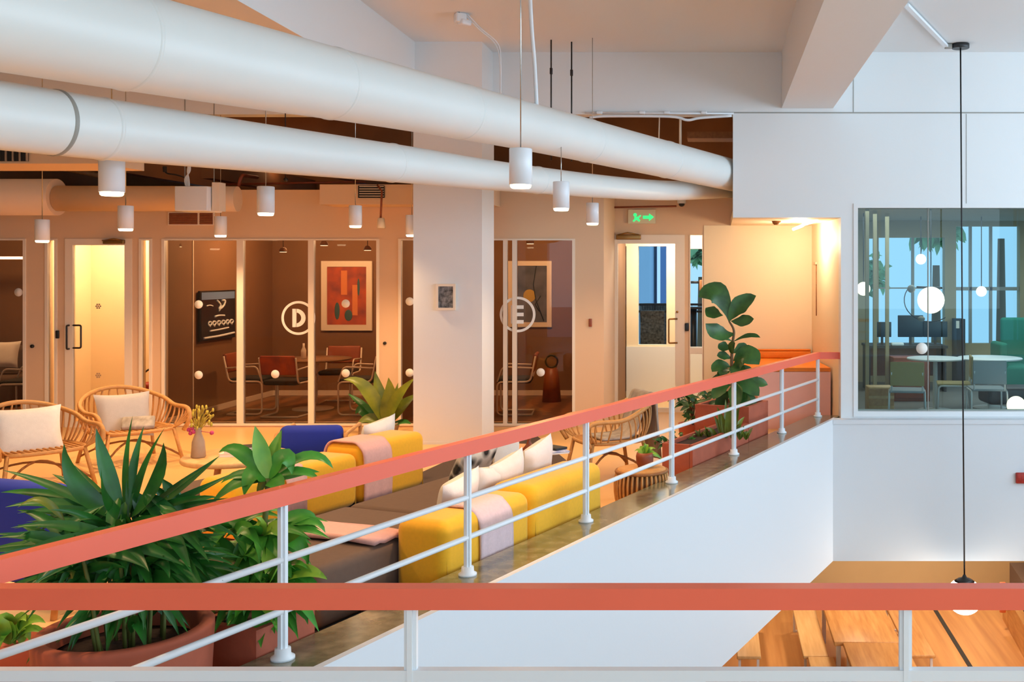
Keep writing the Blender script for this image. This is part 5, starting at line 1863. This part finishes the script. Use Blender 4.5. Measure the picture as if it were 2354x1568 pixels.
# ------------------------------------------------------------------ office behind the right glass
g = sthing('window_7', (X(1972, YR), YR, 0))
MB().box(X(1972, YR), 8.6, YR + 0.09, YR + 0.105, Z(946, YR), Z(478, YR)).build('pane', 'glass_green', g)
for px in (2137,):
    MB().box(X(px - 1, YR), X(px + 1, YR), YR + 0.085, YR + 0.11, Z(946, YR), Z(478, YR)).build('glass_joint', 'seam_grey', g)
c = P(2119, 801, YR + 0.085)
qq = MB().lathe([(0.0, 0), (0.068, 0), (0.068, 0.006), (0.0, 0.006)], (0, 0, 0), 28)
qq.v = [Vector((v.x, -v.z, v.y)) + c for v in qq.v]
qq.build('glass_dot', 'paper_white', g)
YO = 18.5
struct(MB().box(1.4, 8.6, YR + 0.22, YO, 2.85, 2.95).build('ceiling_office', 'concrete'))
m = MB()
W = lambda a, b, c_, e: (X(a, YO), X(b, YO), Z(e, YO), Z(c_, YO))
grid_wall(m, 1.4, 8.6, 0, 2.95, YO, YO + 0.2, [W(1990, 2010, 548, 800), W(2020, 2172, 546, 795), W(2198, 2345, 520, 790), W(2362, 2600, 520, 800)])
struct(m.build('wall_office_back', 'concrete'))
struct(MB().box(1.6, 1.68, YR + 0.22, YO, 0, 2.85).build('wall_office_left', 'concrete'))
q = MB()
for px in (2100, 2233, 2280):
    q.box(X(px - 3, YO), X(px + 3, YO), YO + 0.05, YO + 0.12, Z(795, YO), Z(520, YO))
q.box(X(2198, YO), X(2345, YO), YO + 0.05, YO + 0.12, Z(668, YO), Z(660, YO))
q.box(X(2020, YO), X(2172, YO), YO + 0.05, YO + 0.12, Z(664, YO), Z(661, YO))
struct(q.build('trim_office_window', 'seam_grey'))
for i, px in enumerate((1994, 2012, 2040)):
    d = 14.6 + 0.7 * i
    struct(MB().box(X(px - 4, d), X(px + 4, d), d, d + 0.06, 0, 2.85).build('trim_office_post', 'concrete'))

def globe(px, py, d, r, label, zc=2.85):
    c = P(px, py, d)
    g = thing('globe_lamp', label, 'pendant lamp', c, 0, 'globe lamps in the office')
    MB().ball(c, r).build('globe', 'globe_glow', g)
    MB().tube([c + Vector((0, 0, r * 0.98)), (c.x, c.y, zc)], 0.008, 6).build('cord', 'black_plastic', g)
    return g


area('office_fill', (4.0, 15.5, 2.8), (0, 0, 0), 4.0, 3.0, 100, (.9, .97, 1))  # added cool panel to lift the office, no fixture there


g = globe(2140, 690, 14.4, 0.185, 'large round glowing lamp behind the right glass')
q = MB()
c = P(2140, 690, 14.4)
q.tube([c + Vector((0.36 * math.cos(a), 0.05, 0.30 * math.sin(a))) for a in [math.radians(150 + k * 12) for k in range(14)]], 0.007, 6)
q.build('ring_arm', 'dark_metal', g)
q = MB().ball(P(2095, 664, 14.3), 0.055).ball(P(2118, 733, 14.3), 0.05, sq=(1, 1, .7))
q.build('ring_ball', 'seam_grey', g)
MB().tube([P(2107, 660, 14.4), P(2165, 662, 14.4)], 0.014, 8).build('ring_bar', 'dark_metal', g)
globe(2117, 596, 17.0, 0.085, 'small round lamp high in the left office window')
globe(1985, 664, 16.0, 0.105, 'round lamp at the left edge of the right glass')
globe(2256, 670, 17.0, 0.085, 'small round lamp in the right office window')
g = thing('floor_globe', 'glowing globe floor lamp at the lower right corner of the glass', 'lamp', P(2334, 932, 12.95))
MB().ball(P(2336, 932, 12.95), 0.115).build('globe', 'globe_glow', g)
MB().lathe([(0.06, 0.0), (0.06, 0.15), (0.05, 0.16)], (X(2336, 12.95), 12.95, 0), 24).build('base', 'dark_metal', g)

def pedestal_table(label, px, d, r, z, m_):
    c = Vector((X(px, d), d, 0))
    g = thing('round_table', label, 'table', c)
    MB().lathe([(0, z - 0.025), (r - 0.01, z - 0.025), (r, z - 0.012), (r - 0.01, z), (0, z)], c, 48).build('table_top', m_, g)
    MB().lathe([(0.24, 0), (0.24, 0.012), (0.035, 0.03), (0.03, z - 0.02)], c, 24).build('pedestal', 'white_metal', g)


pedestal_table('white round table in the office, left of the lamp cord', 2150, 14.7, 0.40, 0.74, 'white_metal')
pedestal_table('white round table in the office, right of the lamp cord', 2275, 15.0, 0.46, 0.72, 'white_metal')


def frame_chair(label, px, d, rz, seat_m, back_m):
    g = thing('stacking_chair', label, 'chair', (X(px, d), d, 0), rz, 'office chairs behind the glass')
    M = WORLD[g.name]
    at = lambda x, y, z: M @ Vector((x, y, z))
    for s in (-1, 1):
        p = rnd_path([at(s * .23, -.22, 0), at(s * .22, -.2, .44), at(s * .22, .2, .44), at(s * .23, .24, 0)], .05, 4)
        MB().tube(p, .012, 8).build('leg_frame', 'white_metal', g)
    MB().rbox(at(0, 0, .455), (.44, .44, .03), rz, .012, 3).build('seat', seat_m, g)
    MB().rbox(at(0, .23, .68), (.42, .03, .3), rz, .012, 3).build('backrest', back_m, g)
    for s in (-1, 1):
        MB().tube([at(s * .19, .21, .45), at(s * .19, .24, .7)], .01, 8).build('back_post', 'white_metal', g)


frame_chair('grey seated chair with pale legs in the middle behind the right glass', 2085, 13.2, math.radians(170), 'grey_laminate', 'tan_fabric')
frame_chair('chair with a yellow tan back beside the white office table', 2192, 14.0, math.radians(-100), 'tan_fabric', 'tan_fabric')
frame_chair('grey seated chair with pale legs right of the lamp cord', 2268, 13.4, math.radians(175), 'grey_laminate', 'grey_laminate')
g = thing('desk', 'long dark desk in front of the left office window', 'desk', (X(2085, 17.2), 17.2, 0))
MB().box(X(1990, 17.2), X(2170, 17.2), 16.9, 17.7, 0.71, 0.75).build('desk_top', 'dark_desk', g)
for px in (1994, 2166):
    MB().box(X(px - 2, 17.2), X(px + 2, 17.2), 16.95, 17.65, 0, 0.71).build('leg', 'dark_desk', g)
MB().box(X(1996, 17.2), X(2164, 17.2), 17.6, 17.63, 0.2, 0.71).build('panel', 'brown_leather', g)
for px, w_, h_, lab in ((2028, .30, .25, 'black monitor at the left on the long dark desk'), (2093, .42, .36, 'black monitor in the middle of the long dark desk'), (2150, .40, .26, 'black monitor at the right on the long dark desk')):
    c = Vector((X(px, 17.3), 17.3, 0.75))
    g = thing('monitor', lab, 'monitor', c, 0, 'monitors on the dark desk')
    MB().rbox(c + Vector((0, 0, .12 + h_ / 2)), (w_, .03, h_), 0, .008, 2).build('panel', 'black_plastic', g)
    MB().box(c.x - .02, c.x + .02, c.y, c.y + .03, .755, .9).build('neck', 'dark_desk', g)
    MB().box(c.x - .1, c.x + .1, c.y - .06, c.y + .09, .75, .758).build('foot', 'dark_desk', g)
g = thing('desk_phone', 'pale blue phone on the left end of the dark desk', 'phone', (X(2063, 16.95), 16.95, .75))
MB().rbox((X(2063, 16.95), 16.97, .775), (.2, .14, .05), 0, .015, 2).build('phone_body', 'chalk', g)
g = thing('side_cabinet', 'brown cabinet low under the office windows', 'cabinet', (X(2075, 15.9), 15.9, 0))
MB().rbox((X(2090, 15.9), 15.9, .33), (.55, .4, .66), 0, .01, 2).build('body', 'brown_leather', g)
MB().rbox((X(2090, 15.9), 15.69, .33), (.5, .02, .56), 0, .006, 2).build('door', 'brown_leather', g)
g = thing('crate', 'tan wooden crate in the lower left corner behind the right glass', 'crate', (X(2020, 13.8), 13.8, 0))
MB().rbox((X(2022, 13.9), 13.9, .22), (.34, .3, .42), 0.0, .012, 2).build('body', 'pale_wood', g)
q = MB()
for k in range(3):
    q.box(X(2022, 13.9) - .165, X(2022, 13.9) + .165, 13.735, 13.75, .06 + .13 * k, .15 + .13 * k)
q.build('slat', 'oak', g)
g = thing('high_back_chair', 'teal high backed lounge seat by the right office window', 'armchair', (X(2325, 16.4), 16.4, 0))
MB().rbox((X(2330, 16.7), 16.7, .72), (.42, .12, 1.0), 0, .05, 4).build('backrest', 'green_chair', g)
MB().rbox((X(2322, 16.4), 16.4, .3), (.56, .6, .4), 0, .06, 4).build('seat', 'green_chair', g)
MB().rbox((X(2297, 16.4), 16.4, .5), (.14, .6, .7), 0, .05, 4).build('armrest', 'green_chair', g)
g = thing('office_sofa', 'dark brown low sofa at the right behind the glass', 'sofa', (X(2310, 13.9), 13.9, 0))
MB().rbox((X(2345, 13.9), 13.9, .32), (1.0, .5, .22), 0.06, .05, 4).build('seat', 'dark_desk', g)
for dx_ in (-.45, .45):
    MB().tube([(X(2345, 13.9) + dx_, 13.75, 0), (X(2345, 13.9) + dx_, 13.75, .22)], .014, 8).build('leg', 'white_metal', g)
g = thing('wall_cabinet', 'dark slim cabinet with papers between the office windows', 'cabinet', (X(2182, 18.2), 18.2, 0))
MB().box(X(2196, 18.2), X(2216, 18.2), 18.1, 18.45, 0, Z(733, 18.2)).build('body', 'dark_desk', g)
MB().box(X(2199, 18.05), X(2206, 18.05), 18.07, 18.1, Z(755, 18.05), Z(738, 18.05)).build('paper', 'paper_white', g)

# ------------------------------------------------------------------ outside
def tree(label, c, r, h):
    g = thing('tree', label, 'tree', c)
    MB().tube([c, (c[0], c[1], h * .7)], [.14, .08], 10).build('trunk', 'stem_brown', g)
    q = MB()
    for k in range(260):
        a, el, rad = rr(0, 6.28), rr(-1.2, 1.4), r * rr(.5, 1)
        p = Vector((c[0] + rad * math.cos(a) * math.cos(el), c[1] + rad * math.sin(a) * math.cos(el), h + rad * .8 * math.sin(el)))
        v = Vector((rr(-1, 1), rr(-1, 1), rr(-1, .4))).normalized() * rr(.25, .45)
        q.leaf(p, p + v * .5 + Vector((0, 0, .05)), p + v, .2, Vector((rr(-1, 1), rr(-1, 0), 1)).normalized(), .9, 3, .1)
    q.build('crown', 'tree_green', g)


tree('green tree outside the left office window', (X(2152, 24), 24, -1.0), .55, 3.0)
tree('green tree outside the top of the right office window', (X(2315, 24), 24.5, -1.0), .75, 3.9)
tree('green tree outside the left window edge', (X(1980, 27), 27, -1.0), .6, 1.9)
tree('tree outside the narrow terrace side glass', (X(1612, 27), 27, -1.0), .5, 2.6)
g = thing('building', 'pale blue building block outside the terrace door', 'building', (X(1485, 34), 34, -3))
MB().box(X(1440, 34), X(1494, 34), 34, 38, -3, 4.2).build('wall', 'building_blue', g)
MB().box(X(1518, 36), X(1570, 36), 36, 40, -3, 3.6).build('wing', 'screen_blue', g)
g = thing('terrace_railing', 'dark terrace railing seen through the terrace door', 'railing', (X(1500, 19), 19, 0))
q = MB()
for z in (Z(716, 19), Z(700, 19)):
    MB().box(X(1450, 19), X(1640, 19), 18.98, 19.02, z - .02, z + .02).build('rail', 'dark_metal', g)
q = MB()
for k in range(24):
    px = 1452 + k * 6
    q.box(X(px, 19), X(px + 1, 19), 18.99, 19.01, 0, Z(702, 19))
q.build('bars', 'dark_metal', g)
for px, lab in ((1489, 'dark planter tub on the terrace, left one'), (1522, 'dark planter tub on the terrace, right one')):
    c = Vector((X(px, 19.5), 19.5, 0))
    g = thing('planter_tub', lab, 'planter', c)
    MB().lathe([(0, 0), (.12, 0), (.15, 1.36), (.13, 1.36), (.12, .4), (0, .4)], c, 20).build('tub', 'woven_grey', g)
g = thing('terrace_bench', 'dark woven bench on the terrace behind the glass door', 'bench', (X(1500, 17.9), 17.9, 0))
MB().rbox((X(1500, 17.9), 17.9, .98), (.42, .1, .62), 0, .02, 2).build('backrest', 'woven_grey', g)
MB().rbox((X(1500, 17.7), 17.6, .62), (.42, .5, .1), 0, .02, 2).build('seat', 'dark_metal', g)
for s in (-.18, .18):
    MB().box(X(1500, 17.7) + s - .02, X(1500, 17.7) + s + .02, 17.4, 17.5, -.02, .58).build('leg', 'dark_metal', g)
g = thing('bistro_table', 'dark high table seen through the narrow side glass', 'table', (X(1594, 18), 18, 0))
MB().rbox((X(1594, 18), 18, Z(708, 18)), (.3, .3, .04), 0, .01, 2).build('table_top', 'dark_metal', g)
MB().tube([(X(1594, 18), 18, 0), (X(1594, 18), 18, Z(708, 18))], .06, 12).build('pedestal', 'dark_metal', g)
g = thing('wall_lantern', 'rusty red lantern on a dark arm in the narrow side glass', 'lantern', P(1612, 655, 16.0))
MB().tube([P(1588, 649, 16.1), P(1612, 649, 16.1)], .02, 8).build('arm', 'black_plastic', g)
MB().rbox(P(1612, 656, 16.1), (.06, .06, .17), 0, .012, 2).build('lantern_body', 'rattan_dark', g)

# ------------------------------------------------------------------ lower floor


def low_bench(label, px, yfront, w, length, m_='pale_wood'):
    z = LOWF + .45
    d = F * (H - z) / (yfront - CY)
    x = X(px, d)
    g = thing('dining_bench', label, 'bench', (x, d + length / 2, LOWF), 0, 'benches on the lower floor')
    MB().rbox((x, d + length / 2, z - .025), (w, length, .05), 0, .015, 3).build('seat', m_, g)
    for yy in (d + .12, d + length - .12):
        for s in (-1, 1):
            MB().box(x + s * (w / 2 - .04) - .018, x + s * (w / 2 - .04) + .018, yy - .018, yy + .018, LOWF, z - .05).build('leg', 'white_metal', g)
        MB().box(x - w / 2 + .04, x + w / 2 - .04, yy - .015, yy + .015, LOWF, LOWF + .03).build('foot_bar', 'white_metal', g)


def low_table(label, x0, x1, d0, d1, z=0.75, m_='oak'):
    z += LOWF
    g = thing('dining_table', label, 'table', ((x0 + x1) / 2, (d0 + d1) / 2, LOWF), 0, 'tables on the lower floor')
    MB().rbox(((x0 + x1) / 2, (d0 + d1) / 2, z - .03), (x1 - x0, d1 - d0, .06), 0, .012, 2).build('table_top', m_, g)
    for xx in (x0 + .07, x1 - .07):
        for yy in (d0 + .1, d1 - .1):
            MB().box(xx - .03, xx + .03, yy - .03, yy + .03, LOWF, z - .06).build('leg', 'white_metal', g)


low_bench('pale wooden bench on the lower floor, leftmost, half hidden by the white edge', 1722, 1509, .34, 2.2)
low_bench('pale wooden bench on the lower floor left of the dining table', 1876, 1508, .36, 2.4)
low_bench('brown wooden bench on the lower floor right of the near railing post', 2122, 1506, .36, 2.4, 'oak')
zt = LOWF + .75
d0 = F * (H - zt) / (1600 - CY)
dA = F * (H - zt) / (1477 - CY)
low_table('orange wooden dining table on the lower floor, nearer of two', X(1938, dA), X(2080, dA), d0, dA)
low_table('orange wooden dining table on the lower floor, farther of two', X(1938, dA) - .12, X(2080, dA) - .05, dA + .02, dA + 2.2)
low_bench('pale wooden bench end peeping out at the bottom of the view under the table', 1900, 1560, .36, .8)
low_table('lower floor table at the bottom left corner beside the leftmost bench', X(1690, 13.1), X(1748, 13.1), 12.6, 13.4, .45)
q = MB()
a = F * (H - LOWF) / (1398 - CY)
b = F * (H - LOWF) / (1560 - CY)
p0, p1 = Vector((X(2147, a), a, LOWF + .004)), Vector((X(2247, b), b, LOWF + .004))
sq_tube(q, p0, p1, .07, .008)
struct(q.build('trim_floor_strip', 'ink'))
g = thing('booth_seat', 'dark brown booth seat with a wooden edge at the bottom right corner', 'seat', (X(2340, 15.5), 15.5, LOWF))
xb = X(2312, 17.4)
MB().prism([(xb, 17.6), (X(2380, 15), 15.0), (X(2380, 15) + 1.2, 15), (xb + 1.4, 17.6)], LOWF, LOWF + .5).build('base', 'oak', g)
MB().prism([(xb + .12, 17.6), (X(2380, 15) + .12, 15.0), (X(2380, 15) + 1.2, 15), (xb + 1.4, 17.6)], LOWF + .5, LOWF + .95).build('backrest', 'taupe_fabric', g)
o = MB().rbox((X(2305, 17.0), 17.0, LOWF + .55), (.10, .04, .5), 0, .015, 2)
tag(o.build('orange_towel', 'flap_orange'), 'orange cloth hanging beside the dark booth seat', 'cloth')
for x, y in ((4.6, 18.8), (2.0, 15.5), (4.0, 16.5), (5.8, 15.0), (0.0, 16.5), (2.5, 18.3), (3.5, 13.6)):
    spot('lower_fill', (x, y, LOWC - .05), 150, (1, .78, .55), 130, .8, .15)  # added spots under the lower ceiling, no lamps modelled

# small red alarm on the white face under the office glass
g = thing('alarm_box', 'small red alarm box on the white wall at the right edge', 'alarm', P(2348, 1100, YV))
MB().rbox(P(2352, 1099, YV - .02), (.17, .04, .125), 0, .01, 2).build('casing', 'red_paint', g)
